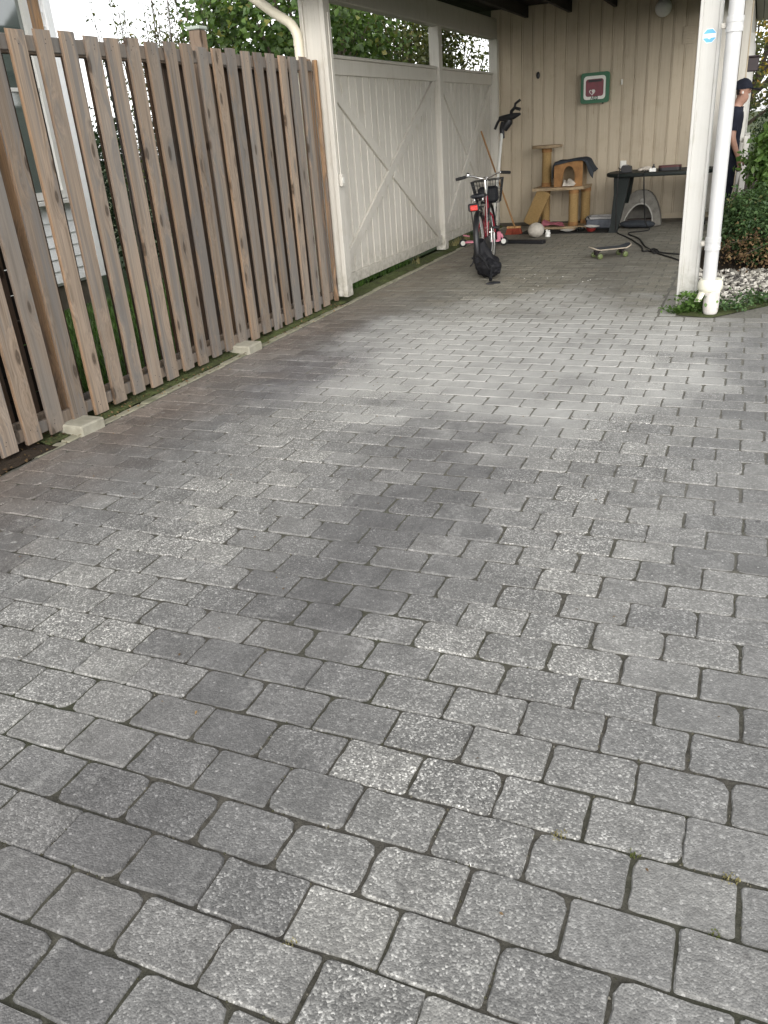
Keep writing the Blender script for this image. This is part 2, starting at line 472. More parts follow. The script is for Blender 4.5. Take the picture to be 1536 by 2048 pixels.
def mat_glass(name, col=(0.02, 0.025, 0.025), rough=0.03):
    t = NT(name)
    n = t.noise(t.pos(), 3.0, 2)
    t.b.inputs['IOR'].default_value = 2.1
    return t.out(tuple(col), t.math('MULTIPLY_ADD', n, 0.04, rough), t.bump(n, 0.03, 0.01), 0.8)

def mat_fabric(name, col, scale=300):
    t = NT(name)
    p = t.pos()
    n = t.noise(p, scale, 2); n1 = t.noise(p, 12, 5)
    c = t.mix(1.0, tuple(col), t.ramp(n1, [(0.3, 0.7), (0.7, 1.2)]), 'MULTIPLY')
    c = t.mix(1.0, c, t.ramp(n, [(0.3, 0.75), (0.7, 1.2)]), 'MULTIPLY')
    return t.out(c, 0.95, t.bump(t.math('ADD', n, t.math('MULTIPLY', n1, 2.0)), 0.4, 0.006), 0.15)

def mat_sisal():
    t = NT('sisal_rope')
    p = t.obj()
    w = t.new('ShaderNodeTexWave', wave_type='BANDS', bands_direction='Z')
    t.link(p, w.inputs[0]); w.inputs['Scale'].default_value = 22; w.inputs['Distortion'].default_value = 0.6
    n = t.noise(t.pos(), 90, 3)
    c = t.mix(w.outputs['Fac'], (0.26, 0.16, 0.06), (0.45, 0.31, 0.14))
    c = t.mix(1.0, c, t.ramp(n, [(0.3, 0.75), (0.7, 1.15)]), 'MULTIPLY')
    return t.out(c, 0.9, t.bump(w.outputs['Fac'], 0.6, 0.006), 0.2)

MAT = {}
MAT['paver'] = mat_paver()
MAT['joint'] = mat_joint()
MAT['edge_stone'] = simple('mossy_edge_concrete', (0.27, 0.255, 0.185), 0.9, 0.3, 12, 0.5, dirt=((0.055, 0.07, 0.022), 0.8))
MAT['block'] = simple('cast_concrete_block', (0.34, 0.32, 0.255), 0.9, 0.2, 16, 0.5, dirt=((0.15, 0.14, 0.09), 0.6))
MAT['moss'] = mat_ground('mossy_strip', [(0.34, (0.055, 0.047, 0.030)), (0.48, (0.075, 0.088, 0.034)), (0.66, (0.115, 0.145, 0.050))], 7, 0.9, 0.03)
MAT['moss_grit'] = NT('moss_and_grit')
_t = MAT['moss_grit']
MAT['moss_grit'] = _t.out(_t.ramp(_t.island(), [(0.0, (0.035, 0.04, 0.018)), (0.4, (0.065, 0.062, 0.035)), (0.7, (0.10, 0.09, 0.06)), (1.0, (0.21, 0.20, 0.17))]), 0.95)
MAT['soil'] = mat_ground('dark_soil', [(0.3, (0.018, 0.013, 0.009)), (0.55, (0.05, 0.037, 0.026)), (0.75, (0.10, 0.085, 0.06))], 14, 0.9, 0.02)
MAT['lawn'] = mat_ground('lawn_base', [(0.3, (0.02, 0.035, 0.01)), (0.7, (0.055, 0.10, 0.025))], 4, 0.8, 0.03)
MAT['terrain'] = mat_ground('far_grass', [(0.3, (0.04, 0.055, 0.02)), (0.7, (0.08, 0.10, 0.04))], 0.8, 0.6, 0.05)
MAT['slat'] = mat_wood('weathered_slat', lin(92, 82, 72), lin(140, 126, 112), lin(156, 135, 114), 0.45)
MAT['slat_edge'] = mat_wood('slat_sawn_edge', lin(90, 75, 62), lin(132, 111, 92), lin(146, 116, 88), 0.5)
MAT['back_slat'] = mat_wood('shaded_slat', lin(52, 40, 31), lin(82, 64, 50), lin(92, 70, 52), 0.4)  # back row: shade of the fence gaps put into a darker wood colour
MAT['rail'] = mat_wood('weathered_rail', lin(82, 72, 62), lin(134, 119, 104), lin(144, 122, 100), 0.4)
MAT['post_wood'] = mat_wood('post_wood', lin(86, 68, 52), lin(136, 112, 90), lin(164, 126, 84), 0.5)
MAT['dark_board'] = mat_wood('dark_stained_board', (0.018, 0.012, 0.008), (0.035, 0.024, 0.017), (0.045, 0.03, 0.02), 0.3)
MAT['rust'] = simple('dark_brown_metal', (0.035, 0.025, 0.028), 0.6, 0.3, 25, 0.2)
MAT['cream'] = mat_paint('cream_paint', (0.585, 0.555, 0.495), 0.10, dirt_amt=0.4)
MAT['white'] = mat_paint('white_paint', (0.56, 0.552, 0.52), 0.06, dirt_amt=0.25)
MAT['wall'] = mat_paint('beige_wall_paint', (0.46, 0.39, 0.29), 0.10, dirt_amt=0.35, rough=0.6, base_dirt=0.15)
MAT['soffit'] = mat_paint('soffit_paint', (0.62, 0.63, 0.58), 0.1)
MAT['ceil'] = mat_wood('ceiling_boards', (0.018, 0.016, 0.015), (0.034, 0.031, 0.028), (0.04, 0.033, 0.027), 0.3, False)
MAT['roof'] = simple('roof_felt', (0.06, 0.06, 0.06), 0.9, 0.2, 20, 0.4)
MAT['found'] = simple('foundation_render', (0.085, 0.072, 0.054), 0.9, 0.35, 9, 0.6, dirt=((0.10, 0.085, 0.06), 0.7))
MAT['pipe'] = simple('white_plastic_pipe', (0.55, 0.55, 0.545), 0.4, 0.07, 8, 0.03, dirt=((0.42, 0.41, 0.36), 0.35))
MAT['cream_pipe'] = simple('cream_metal_pipe', (0.72, 0.66, 0.52), 0.45, 0.08, 8, 0.04)
MAT['old_pipe'] = simple('old_pvc', (0.66, 0.63, 0.60), 0.6, 0.15, 12, 0.15, dirt=((0.32, 0.22, 0.18), 0.55))
MAT['torn'] = simple('torn_plastic', (0.74, 0.72, 0.60), 0.55, 0.12, 15, 0.2)
MAT['black'] = simple('black_plastic', (0.012, 0.012, 0.014), 0.45, 0.2, 30, 0.1)
MAT['rubber'] = simple('black_rubber', (0.012, 0.012, 0.012), 0.75, 0.3, 60, 0.3)
MAT['navy'] = simple('black_coated_cloth', (0.009, 0.010, 0.014), 0.5, 0.3, 9, 0.6, spec=0.35)
MAT['bag_cloth'] = simple('black_bag_cloth', (0.007, 0.007, 0.009), 0.6, 0.4, 14, 0.5, spec=0.3)
MAT['red'] = simple('red_enamel', (0.24, 0.014, 0.028), 0.28, 0.1, 20, 0.03, spec=0.6)
MAT['chrome'] = simple('chrome', (0.72, 0.71, 0.69), 0.22, 0.05, 30, 0.02, metal=1.0)
MAT['alu'] = simple('brushed_aluminium', (0.72, 0.71, 0.67), 0.4, 0.06, 40, 0.03, metal=0.7)
MAT['lens'] = simple('red_reflector', (0.55, 0.02, 0.012), 0.25, 0.05, 60, 0.1, spec=0.8)
MAT['pink'] = simple('pink_plastic', (0.62, 0.20, 0.27), 0.4, 0.1, 20, 0.05)
MAT['pink_cloth'] = mat_fabric('pink_cloth', (0.48, 0.16, 0.20))
MAT['dark_cloth'] = mat_fabric('charcoal_blanket', (0.040, 0.045, 0.052))
MAT['white_cloth'] = mat_fabric('cream_towel', (0.62, 0.56, 0.48))
MAT['brown_plush'] = mat_fabric('tan_plush', (0.31, 0.165, 0.07), 400)
MAT['beige_plush'] = mat_fabric('beige_plush', (0.36, 0.27, 0.17), 400)
MAT['mat_cloth'] = mat_fabric('black_mat', (0.03, 0.03, 0.028))
MAT['grey_felt'] = mat_fabric('grey_felt', (0.19, 0.18, 0.16))
MAT['grey_piping'] = mat_fabric('pale_piping', (0.36, 0.35, 0.32))
MAT['inner_felt'] = mat_fabric('inner_fleece', (0.12, 0.10, 0.09))
MAT['grey_bag'] = mat_fabric('grey_canvas', (0.13, 0.14, 0.16))
MAT['bag_top'] = mat_fabric('pale_grey_lining', (0.36, 0.35, 0.34))
MAT['sisal'] = mat_sisal()
MAT['broom_wood'] = mat_wood('broom_handle_wood', lin(120, 86, 54), lin(168, 130, 88), lin(176, 132, 86), 0.3, False)
MAT['bristle'] = mat_fabric('red_brown_bristles', (0.22, 0.05, 0.03), 500)
MAT['green_cab'] = simple('green_cabinet_shell', (0.012, 0.11, 0.045), 0.4, 0.12, 12, 0.05)
MAT['panel_white'] = simple('white_panel', (0.68, 0.67, 0.62), 0.4, 0.06, 20, 0.03)
MAT['aed_red'] = simple('dark_red_case', (0.17, 0.022, 0.035), 0.35, 0.3, 18, 0.05)
MAT['green_print'] = simple('dark_green_print', (0.02, 0.09, 0.045), 0.6, 0.1, 30, 0.02)
MAT['dark_green'] = simple('dark_green_plastic', (0.009, 0.013, 0.012), 0.55, 0.2, 15, 0.06, spec=0.25)
MAT['saucer'] = simple('white_glaze', (0.75, 0.74, 0.70), 0.2, 0.04, 20, 0.02)
MAT['steel'] = simple('steel_bowl', (0.55, 0.55, 0.53), 0.25, 0.08, 30, 0.02, metal=1.0)
MAT['red_bowl'] = simple('red_glaze', (0.25, 0.035, 0.03), 0.3, 0.1, 20, 0.03)
MAT['ball'] = simple('white_ball', (0.50, 0.46, 0.40), 0.6, 0.2, 30, 0.15, dirt=((0.30, 0.26, 0.2), 0.5))
MAT['lime'] = simple('lime_urethane', (0.12, 0.15, 0.055), 0.4, 0.1, 30, 0.04)
MAT['grip'] = simple('grip_tape', (0.035, 0.04, 0.047), 0.9, 0.35, 20, 0.3)
MAT['maple'] = simple('maple_ply', (0.42, 0.36, 0.28), 0.5, 0.2, 20, 0.08)
MAT['globe'] = simple('opal_glass', (0.62, 0.62, 0.60), 0.3, 0.04, 8, 0.02)
MAT['glass'] = mat_glass('window_glass', (0.07, 0.09, 0.08))
MAT['pane_dark'] = mat_glass('dark_pane', (0.015, 0.01, 0.012), 0.08)
MAT['sticker_blue'] = simple('blue_sticker', (0.12, 0.42, 0.68), 0.5, 0.06, 40, 0.02)
MAT['sticker_white'] = simple('white_sticker', (0.78, 0.80, 0.82), 0.5, 0.06, 40, 0.02)
MAT['rust'] = simple('dark_brown_metal', (0.035, 0.025, 0.028), 0.6, 0.3, 25, 0.2)
MAT['siding'] = mat_paint('white_siding', (0.84, 0.85, 0.85), 0.05, dirt_amt=0.2)
MAT['skin'] = simple('skin', (0.36, 0.20, 0.145), 0.5, 0.1, 30, 0.05)
MAT['tee'] = mat_fabric('dark_navy_shirt', (0.018, 0.020, 0.030))
MAT['jeans'] = mat_fabric('dark_trousers', (0.014, 0.016, 0.024))
MAT['bark'] = mat_wood('bark', (0.05, 0.04, 0.03), (0.12, 0.10, 0.08), (0.14, 0.11, 0.08), 0.3, False)
MAT['leaf_big'] = mat_leaf('broad_leaf', (0.045, 0.088, 0.028), (0.125, 0.20, 0.055), (0.28, 0.26, 0.08), 0.4, 0.4)
MAT['leaf_olive'] = mat_leaf('olive_leaf', (0.055, 0.075, 0.026), (0.15, 0.17, 0.06), (0.30, 0.24, 0.10), 0.4, 0.45)
MAT['leaf_dark'] = mat_leaf('dark_leaf', (0.018, 0.036, 0.018), (0.042, 0.075, 0.034), None, 0.25, 0.5)
MAT['leaf_mid'] = mat_leaf('mid_leaf', (0.045, 0.090, 0.036), (0.105, 0.180, 0.065), (0.20, 0.17, 0.07), 0.35, 0.5)
MAT['leaf_bright'] = mat_leaf('bright_leaf', (0.07, 0.14, 0.036), (0.15, 0.255, 0.065), None, 0.4, 0.45)
MAT['leaf_dry'] = mat_leaf('dry_leaf', (0.09, 0.05, 0.025), (0.20, 0.13, 0.06), (0.35, 0.27, 0.14), 0.2, 0.7)
MAT['leaf_gold'] = mat_leaf('golden_leaf', (0.16, 0.13, 0.03), (0.40, 0.29, 0.07), (0.60, 0.30, 0.08), 0.5, 0.5)
MAT['straw'] = mat_leaf('straw', (0.20, 0.17, 0.07), (0.36, 0.32, 0.16), None, 0.3, 0.7)
MAT['blade'] = mat_leaf('grass_blade', (0.035, 0.075, 0.016), (0.085, 0.16, 0.03), None, 0.35, 0.5)
MAT['pebble'] = NT('pale_pebbles')
_t = MAT['pebble']
MAT['pebble'] = _t.out(_t.ramp(_t.island(), [(0.0, (0.05, 0.045, 0.04)), (0.35, (0.16, 0.15, 0.13)), (0.6, (0.38, 0.36, 0.31)), (1.0, (0.66, 0.63, 0.57))]), 0.7)

# ------------------------------------------------------------------ ground and paving
def sheet(name, poly, z, mat, label, cat, kind='structure'):
    o = MB().add([(x, y, z) for x, y in poly], [tuple(range(len(poly)))]).build(name, mat)
    return tag(o, label, cat, None, kind)

sheet('terrain', [(-120, -60), (120, -60), (120, 200), (-120, 200)], -0.06, MAT['terrain'], 'flat grassy ground stretching away round the houses', 'ground')
sheet('lawn', [(-9, -4), (-3.74, -4), (-3.74, 30), (-9, 30)], 0.0, MAT['lawn'], 'green lawn seen through the gaps of the slat fence', 'lawn')
sheet('soil', [(-0.41, 6.75), (-0.16, 6.66), (0.24, 7.14), (3.4, 10.9), (6, 14), (6, 30), (-0.2, 30), (-0.2, 12.93), (-0.41, 12.93)], 0.0, MAT['soil'], 'dark soil bed beside the carport under the shrubs', 'soil')

zn, zf = -0.0058, -0.0012       # joints are swept full of sand towards the back
pavement = MB().add([(-3.40, -2.5, zn), (3.4, -2.5, zn), (3.4, 2.6, zn), (-3.40, 2.6, zn), (3.4, 6.60, -.0024), (-3.40, 6.60, -.0024), (3.4, 10.9, -.0024), (0.24, 7.14, -.0024), (-0.16, 6.66, -.0024), (-0.41, 6.75, zf), (-0.41, 12.93, zf), (-3.40, 12.93, zf)],
                    [(0, 1, 2, 3), (3, 2, 4, 5), (5, 4, 8, 9), (4, 6, 7, 8), (5, 9, 10, 11)]).build('pavement', MAT['joint'])
tag(pavement, 'driveway paved with grey tumbled concrete stones in running bond', 'pavement', None, 'structure')

LP, WP = 0.2125, 0.148
def paver_outline(L, W, k=3):
    hx, hy = L / 2, W / 2
    pts = []
    for (sx, sy) in ((1, 1), (-1, 1), (-1, -1), (1, -1)):
        r = U(0.007, 0.017) if random.random() < 0.72 else U(0.018, 0.036)
        a0 = {(1, 1): 0, (-1, 1): 90, (-1, -1): 180, (1, -1): 270}[(sx, sy)]
        for q in range(k):
            a = math.radians(a0 + 90 * q / (k - 1))
            pts.append((sx * (hx - r) + r * math.cos(a) + U(-.001, .001), sy * (hy - r) + r * math.sin(a) + U(-.001, .001)))
        nx = {0: (0, 1), 90: (-1, 0), 180: (0, -1), 270: (1, 0)}[a0]
        for sgn in ((1, -1) if nx[1] > 0 or nx[0] > 0 else (-1, 1)):
            if a0 in (90,): sg_ = sgn * -1
            elif a0 == 270: sg_ = -sgn
            else: sg_ = sgn
            if a0 == 0: mx = (sg_ * U(.015, .06), hy)
            elif a0 == 180: mx = (sg_ * U(.015, .06) if abs(L) > .1 else sg_ * .01, -hy)
            elif a0 == 90: mx = (-hx, -sg_ * U(.008, .03))
            else: mx = (hx, -sg_ * U(.008, .03))
            mx = (max(-hx, min(hx, mx[0])), max(-hy, min(hy, mx[1])))
            ins = U(-0.0012, 0.0035)
            pts.append((mx[0] - nx[0] * ins, mx[1] - nx[1] * ins))
    cx_ = [math.atan2(q[1] / hy, q[0] / hx) % (2 * math.pi) for q in pts]
    pts = [q for _, q in sorted(zip(cx_, pts))]
    return pts
def paver_geo(L, W):
    """rounded top, chamfer ring, sides: about 80 triangles"""
    out = paver_outline(L, W)
    n = len(out)
    top = []
    for x, y in out:
        d = U(0.0025, 0.0055)
        top.append((x - math.copysign(min(d, abs(x)), x) * (abs(x) / (L / 2)) ** 2, y - math.copysign(min(d, abs(y)), y) * (abs(y) / (W / 2)) ** 2))
    vv = [(x, y, U(-0.0006, 0.0004)) for x, y in top] + [(x, y, -0.0055 - U(0, .002)) for x, y in out] + [(x, y, -0.022) for x, y in out]
    ff = [tuple(range(n))] + [(n + i, n + (i + 1) % n, (i + 1) % n, i) for i in range(n)] + [(2 * n + i, 2 * n + (i + 1) % n, n + (i + 1) % n, n + i) for i in range(n)]
    return vv, ff
VARIANTS = [paver_geo(LP - U(0.002, 0.0060), WP - U(0.002, 0.0060)) for _ in range(16)]
VARIANT_ME = []
for vv, ff in VARIANTS:
    VARIANT_ME.append(MB().add(vv, ff).mesh('paver', MAT['paver']))
spots, cuts = [], []
rows = int((12.93 + 2.3) / WP)
for k in range(-14, 90):
    y = 1.196 + k * WP + WP / 2
    if y > 12.86 or y < -0.3: continue
    drift = U(-0.012, 0.012)
    phase = -0.513 - 0.0014 * k + (0.5 * LP if k % 2 else 0) + drift
    i0 = int((-3.38 - phase) / LP) - 1
    for i in range(i0, i0 + 40):
        x = phase + (i + 0.5) * LP
        if x + LP / 2 < -3.375: continue
        if x - LP / 2 < -3.375:
            cut = x + LP / 2 + 3.375
            if cut > 0.035: cuts.append((-3.375 + cut / 2, y, cut))
            continue
        if x > 3.0: break
        if y > 6.62 and x - LP / 2 < -0.59 and x + LP / 2 > -0.555:
            cut = -0.555 - (x - LP / 2)
            cuts.append((x - LP / 2 + cut / 2, y, cut)); continue
        if y > 6.62 and x + LP / 2 > -0.555:
            if y > 6.66 + max(-0.02, (x - LP / 2 + 0.16)) * 1.18 - WP / 2 or x - LP / 2 < -0.14: continue
        q_ = 1.0 if y < 3.6 else (.6 if y < 6 else .35)
        spots.append((x + U(-.002, .002), y + U(-.0018, .0018), q_ * U(-0.0022, 0.0022), U(-.013, .013) * q_, U(-.011, .011) * q_, U(-.011, .011) * q_, random.randrange(16), random.random() < 0.5))
def shown(s):
    q = project((s[0], s[1], 0))
    if q is None or not (-150 < q[0] < 1686 and -50 < q[1] < 2200): return 0
    return 1 / q[2] ** 3 * (1.0 if (-40 < q[0] < 1576 and q[1] < 2080) else 0.2)
order = sorted(range(len(spots)), key=lambda i: -shown(spots[i]))
near = set(order[:298])
field = MB(); centres = []
for i, (x, y, z, a, tx, ty, v, flip) in enumerate(spots):
    ra = a + (math.pi if flip else 0)
    if i in near:
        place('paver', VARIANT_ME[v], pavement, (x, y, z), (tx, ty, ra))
    else:
        field.add(*VARIANTS[v], 0, T(x, y, z) @ RZ(ra) @ RX(tx) @ RY(ty)); centres += [(x, y, 0.0)] * len(VARIANTS[v][0])
for (x, y, cut) in cuts:
    pg = paver_geo(cut - .006, WP - .006)
    field.add(*pg, 0, T(x, y, U(-.0008, .0008))); centres += [(x, y, 0.0)] * len(pg[0])
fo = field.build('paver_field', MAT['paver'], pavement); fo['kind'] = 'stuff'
fo.data.attributes.new('stone_centre', 'FLOAT_VECTOR', 'POINT').data.foreach_set('vector', np.array(centres, dtype=np.float32).ravel())
# grit, sand crumbs and moss cushions sitting in the joints
gr = MB()
OCT = [(0, 2, 4), (2, 1, 4), (1, 3, 4), (3, 0, 4)]
def crumb(x, y, z, r, h):
    a = U(0, 3.1)
    vv = [(x + r * U(.7, 1.3) * math.cos(a + q), y + r * U(.7, 1.3) * math.sin(a + q), z - .002) for q in (0, math.pi, math.pi / 2, -math.pi / 2)] + [(x, y, z + h)]
    gr.add(vv, OCT)
for (x, y, *_r) in spots:
    if y > 5.2 or project((x, y, 0)) is None: continue
    if random.random() < .25: continue
    dense = random.random() < .22
    for q in range(14 if dense else 4):
        if random.random() < .62: px_, py_ = x + U(-LP / 2, LP / 2), y - WP / 2 + random.gauss(0, .0025)
        else: px_, py_ = x - LP / 2 + random.gauss(0, .0025), y + U(-WP / 2, WP / 2)
        rr_ = U(.0018, .0048) * (1.25 if dense else 1)
        crumb(px_, py_, -.006, rr_, U(.002, .0065))
go_ = gr.build('joint_grit', MAT['moss_grit'], pavement); go_['kind'] = 'stuff'
# lengthwise border course along the open side of the carport, and the edging along the fence
bv = MB()
y = 6.80
border_me = [MB().add(*paver_geo(0.130, 0.205)).mesh('border_stone', MAT['paver']) for _ in range(4)]
while y < 12.8:
    place('border_stone', random.choice(border_me), pavement, (-0.484 + U(-.003, .003), y, U(-.003, .003)), (0, 0, U(-.02, .02)))
    y += 0.212
edge_me = [MB().add(*paver_geo(0.060, 0.225)).mesh('edge_stone', MAT['edge_stone']) for _ in range(5)]
y = 1.0
while y < 12.8:
    if y > 2.9: place('edge_stone', random.choice(edge_me), pavement, (-3.415 + U(-.006, .006), y, 0.004 + U(-.004, .004)), (U(-.01, .01), U(-.05, .05), U(-.02, .02) + (math.pi if random.random() < .5 else 0)))
    y += 0.234

# mossy strip under the fence and the screens
def strip(name, x0, x1, y0, y1, nx, ny, amp, z, mat, label, cat):
    vv, ff = [], []
    for j in range(ny + 1):
        for i in range(nx + 1):
            u, w = i / nx, j / ny
            edge = 1 if 0 < i < nx else 0.2
            vv.append((x0 + (x1 - x0) * u + (U(-.012, .012) if i == nx else 0), y0 + (y1 - y0) * w, z + edge * abs(random.gauss(0, amp))))
    for j in range(ny):
        for i in range(nx):
            a = j * (nx + 1) + i
            ff.append((a, a + 1, a + nx + 2, a + nx + 1))
    return tag(MB().add(vv, ff).build(name, mat, None, True), label, cat, None, 'structure')
strip('moss_strip', -3.66, -3.445, 3.15, 12.9, 6, 260, 0.010, 0.004, MAT['moss'], 'mossy green strip along the foot of the fence and screens', 'moss')
strip('soil_strip', -3.66, -3.395, -2.0, 3.15, 7, 120, 0.010, 0.002, MAT['soil'], 'strip of bare dark soil at the near foot of the fence', 'soil')

sheet('moss_patch', [(-0.415, 6.72), (-0.16, 6.64), (0.26, 7.14), (0.22, 7.24), (-0.10, 6.98), (-0.24, 7.14), (-0.415, 7.14)], 0.004, MAT['moss'], 'mossy patch of ground at the foot of the right white post', 'moss')

# ------------------------------------------------------------------ leaf and grass tools
def leaf_mesh(name, P, N, size, mat, aspect=0.55, jitter=0.35, fold=0.18):
    """one folded leaf (two triangles a side) at each point"""
    n = len(P)
    d = RNG.normal(size=(n, 3)); d -= N * np.sum(d * N, 1, keepdims=True)
    d /= np.linalg.norm(d, axis=1, keepdims=True) + 1e-9
    s = np.cross(N, d)
    L = (size * RNG.uniform(1 - jitter, 1 + jitter, n))[:, None]
    Wd = L * aspect * 0.5
    base, tip = P - d * L * 0.5, P + d * L * 0.5
    mid = P + d * L * 0.06
    l = mid + s * Wd + N * L * fold; r = mid - s * Wd + N * L * fold
    V = np.stack([base, l, tip, r], 1).reshape(-1, 3)
    F = np.arange(n * 4).reshape(n, 4)
    F = np.concatenate([F[:, [0, 1, 2]], F[:, [0, 2, 3]]], 0)
    me = bpy.data.meshes.new(name)
    me.vertices.add(len(V)); me.vertices.foreach_set('co', V.ravel())
    me.loops.add(len(F) * 3); me.loops.foreach_set('vertex_index', F.ravel())
    me.polygons.add(len(F)); me.polygons.foreach_set('loop_start', np.arange(len(F)) * 3)
    me.materials.append(mat); me.update(); me.validate()
    return me
def unit(v): return v / (np.linalg.norm(v, axis=-1, keepdims=True) + 1e-9)
def clumps_in(c, r, n, inner=0.35):
    d = unit(RNG.normal(size=(n, 3))); q = RNG.uniform(inner ** 3, 1, n) ** (1 / 3)
    return np.array(c) + d * q[:, None] * np.array(r)
def leaves_at(cl, per, spread, center, up=0.5):
    n = len(cl) * per
    P = np.repeat(cl, per, 0) + RNG.normal(size=(n, 3)) * spread * np.repeat(RNG.uniform(0.5, 1.3, len(cl)), per)[:, None]
    N = unit(unit(P - np.array(center)) * 0.5 + RNG.normal(size=(n, 3)) * 0.6 + np.array([0, 0, up]))
    return P, N
def tree(name, label, cat, base, height, cl, per, spread, size, mat, center, trunk_r=0.05, aspect=0.6, group=None, limbs=14, up=0.5, zmin=0.02):
    root = empty(name, base, label, cat, group)
    mb = MB()
    b = Vector((0, 0, 0)); tp = Vector((U(-.1, .1), U(-.1, .1), height * 0.45))
    mb.tube([b - Vector((0, 0, .05)), b.lerp(tp, 0.5) + Vector((U(-.05, .05), U(-.05, .05), 0)), tp], [trunk_r, trunk_r * .8, trunk_r * .62], 8)
    idx = RNG.choice(len(cl), min(limbs, len(cl)), replace=False)
    for i in idx:
        e = Vector(cl[i]) - Vector(base)
        s = b.lerp(tp, U(0.45, 1.0))
        mdl = s.lerp(e, 0.5) + Vector((U(-.08, .08), U(-.08, .08), U(0, .12)))
        mb.tube([s, mdl, e], [trunk_r * .45, trunk_r * .28, trunk_r * .1], 5, caps=False)
    mb.build('trunk', MAT['bark'], root, True)
    P, N = leaves_at(cl, per, spread, center, up)
    P = P - np.array(base)
    P[:, 2] = np.maximum(P[:, 2], zmin)
    place('crown', leaf_mesh('crown', P, N, size, mat, aspect), root)
    return root

# ------------------------------------------------------------------ slat fence
fence = empty('slat_fence', (-3.56, 4.4, 0), 'weathered brown double-sided slat fence along the driveway edge', 'fence')
def slat_mesh(w, t, h, slope):
    """board along local Z with eased edges; sawn edges carry their own material; a slightly sloped, rough top"""
    hy, hx, b = w / 2, t / 2, 0.004
    sec = [(hx, -hy + b), (hx, hy - b), (hx - b, hy), (-hx + b, hy), (-hx, hy - b), (-hx, -hy + b), (-hx + b, -hy), (hx - b, -hy)]
    vv, ff, mi = [], [], []
    zs = [0, h * .25, h * .5, h * .75, h]
    for j, z in enumerate(zs):
        wob = 0.0012 if 0 < j < 4 else 0.0
        ox, oy = U(-wob, wob), U(-wob, wob)
        for (x, y) in sec:
            zz = z + (slope * x if j == len(zs) - 1 else 0) + (U(-.0015, .0015) if j in (0, len(zs) - 1) else 0)
            vv.append((x + ox, y + oy, zz))
    for j in range(len(zs) - 1):
        for k in range(8):
            ff.append((j * 8 + k, j * 8 + (k + 1) % 8, (j + 1) * 8 + (k + 1) % 8, (j + 1) * 8 + k))
            mi.append(1 if k in (1, 2, 3, 5, 6, 7) and k != 3 or k == 6 else 0)
    for nz in (0.055, 0.075, h - .045, h - .065):       # screw heads over the two rails
        ny = U(-.03, .03); o0 = len(vv)
        for q in range(6): vv.append((hx + .0006, ny + .0036 * math.cos(q * 1.047), nz + .0036 * math.sin(q * 1.047)))
        ff.append(tuple(range(o0, o0 + 6))); mi.append(2)
    ff.append(tuple(range(8))[::-1]); mi.append(1)
    ff.append(tuple(range(32, 40))); mi.append(1)
    me = bpy.data.meshes.new('slat')
    me.from_pydata(vv, [], ff); me.materials.append(MAT['slat']); me.materials.append(MAT['slat_edge']); me.materials.append(MAT['rust'])
    me.polygons.foreach_set('material_index', mi); me.update()
    return me
slat_me = [slat_mesh(0.115 + U(-.003, .003), 0.021, 2.035, U(-.5, .1)) for _ in range(7)]
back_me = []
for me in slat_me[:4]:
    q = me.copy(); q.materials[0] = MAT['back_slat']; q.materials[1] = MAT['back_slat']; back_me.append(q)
FX = fence.location
yy = 3.482
ys = []
k = -7
while True:
    y = 3.482 + k * 0.1843
    if y > 6.98: break
    ys.append(y); k += 1
for y in ys:
    me = random.choice(slat_me)
    place('slat', me, fence, (-3.5165 - FX.x, y - FX.y + U(-.004, .004), 0.030 + U(-.008, .008)), (U(-.004, .004), U(-.003, .003), U(-.02, .02)))
    if y < 6.9:
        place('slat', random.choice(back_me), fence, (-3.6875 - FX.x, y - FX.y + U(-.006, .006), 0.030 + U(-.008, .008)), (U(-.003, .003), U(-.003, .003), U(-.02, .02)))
for (z0, z1) in ((0.055, 0.122), (1.965, 2.040)):
    for xr in (-3.5425, -3.6620): MB().box((xr - FX.x, 4.55 - FX.y, (z0 + z1) / 2), (0.0295, 4.86, z1 - z0), 0.004).build('rail', MAT['rail'], fence)
for (y, top) in ((3.50, 2.10), (5.44, 2.175), (6.985, 2.06), (1.58, 2.1)):
    p_ = MB().box((-3.602 - FX.x, y - FX.y, top / 2 + 0.035), (0.088, 0.088, top - 0.07), 0.006).build('post', MAT['post_wood'], fence)
    if y == 5.44:
        MB().box((-3.602 - FX.x, y - FX.y, top + 0.012), (0.105, 0.105, 0.022), 0.005).build('post_cap', simple('pale_green_cap', (0.34, 0.38, 0.33), 0.7), p_)
MB().box((-3.520 - FX.x, 7.02 - FX.y, 1.04), (0.04, 0.03, 2.02), 0.004).build('end_board', MAT['post_wood'], fence)
nail = MB()
# concrete blocks the fence posts stand on
for (y, lab) in ((3.42, 'pale concrete block under the near fence post'), (5.25, 'pale concrete block under the middle fence post')):
    b_ = MB().box((0, 0, 0), (0.25, 0.19, 0.075), 0.009).build('concrete_block', MAT['block'], None, False, (-3.485, y, 0.022), (0, 0, U(-.05, .05)))
    tag(b_, lab, 'block', 'concrete blocks under the fence posts')

# ------------------------------------------------------------------ carport frame
carport = empty('carport', (-1.9, 9.9, 0), 'cream painted timber carport with flat dark roof', 'carport')
CX = Vector(carport.location)
def cp(name, c, s, b=0.005, mat='cream', parent=None):
    return MB().box((c[0] - CX.x, c[1] - CX.y, c[2]), s, b).build(name, MAT[mat], parent or carport)
# front post on the fence side: core, front board and two edge strips
MB().box((-3.525 - CX.x, 7.135 - CX.y, 1.31), (0.205, 0.13, 2.50), 0.004).box((-3.428 - CX.x, 7.107 - CX.y, 1.31), (0.042, 0.125, 2.502), 0.004).box((-3.622 - CX.x, 7.107 - CX.y, 1.31), (0.036, 0.125, 2.502), 0.004).build('post', MAT['cream'], carport)
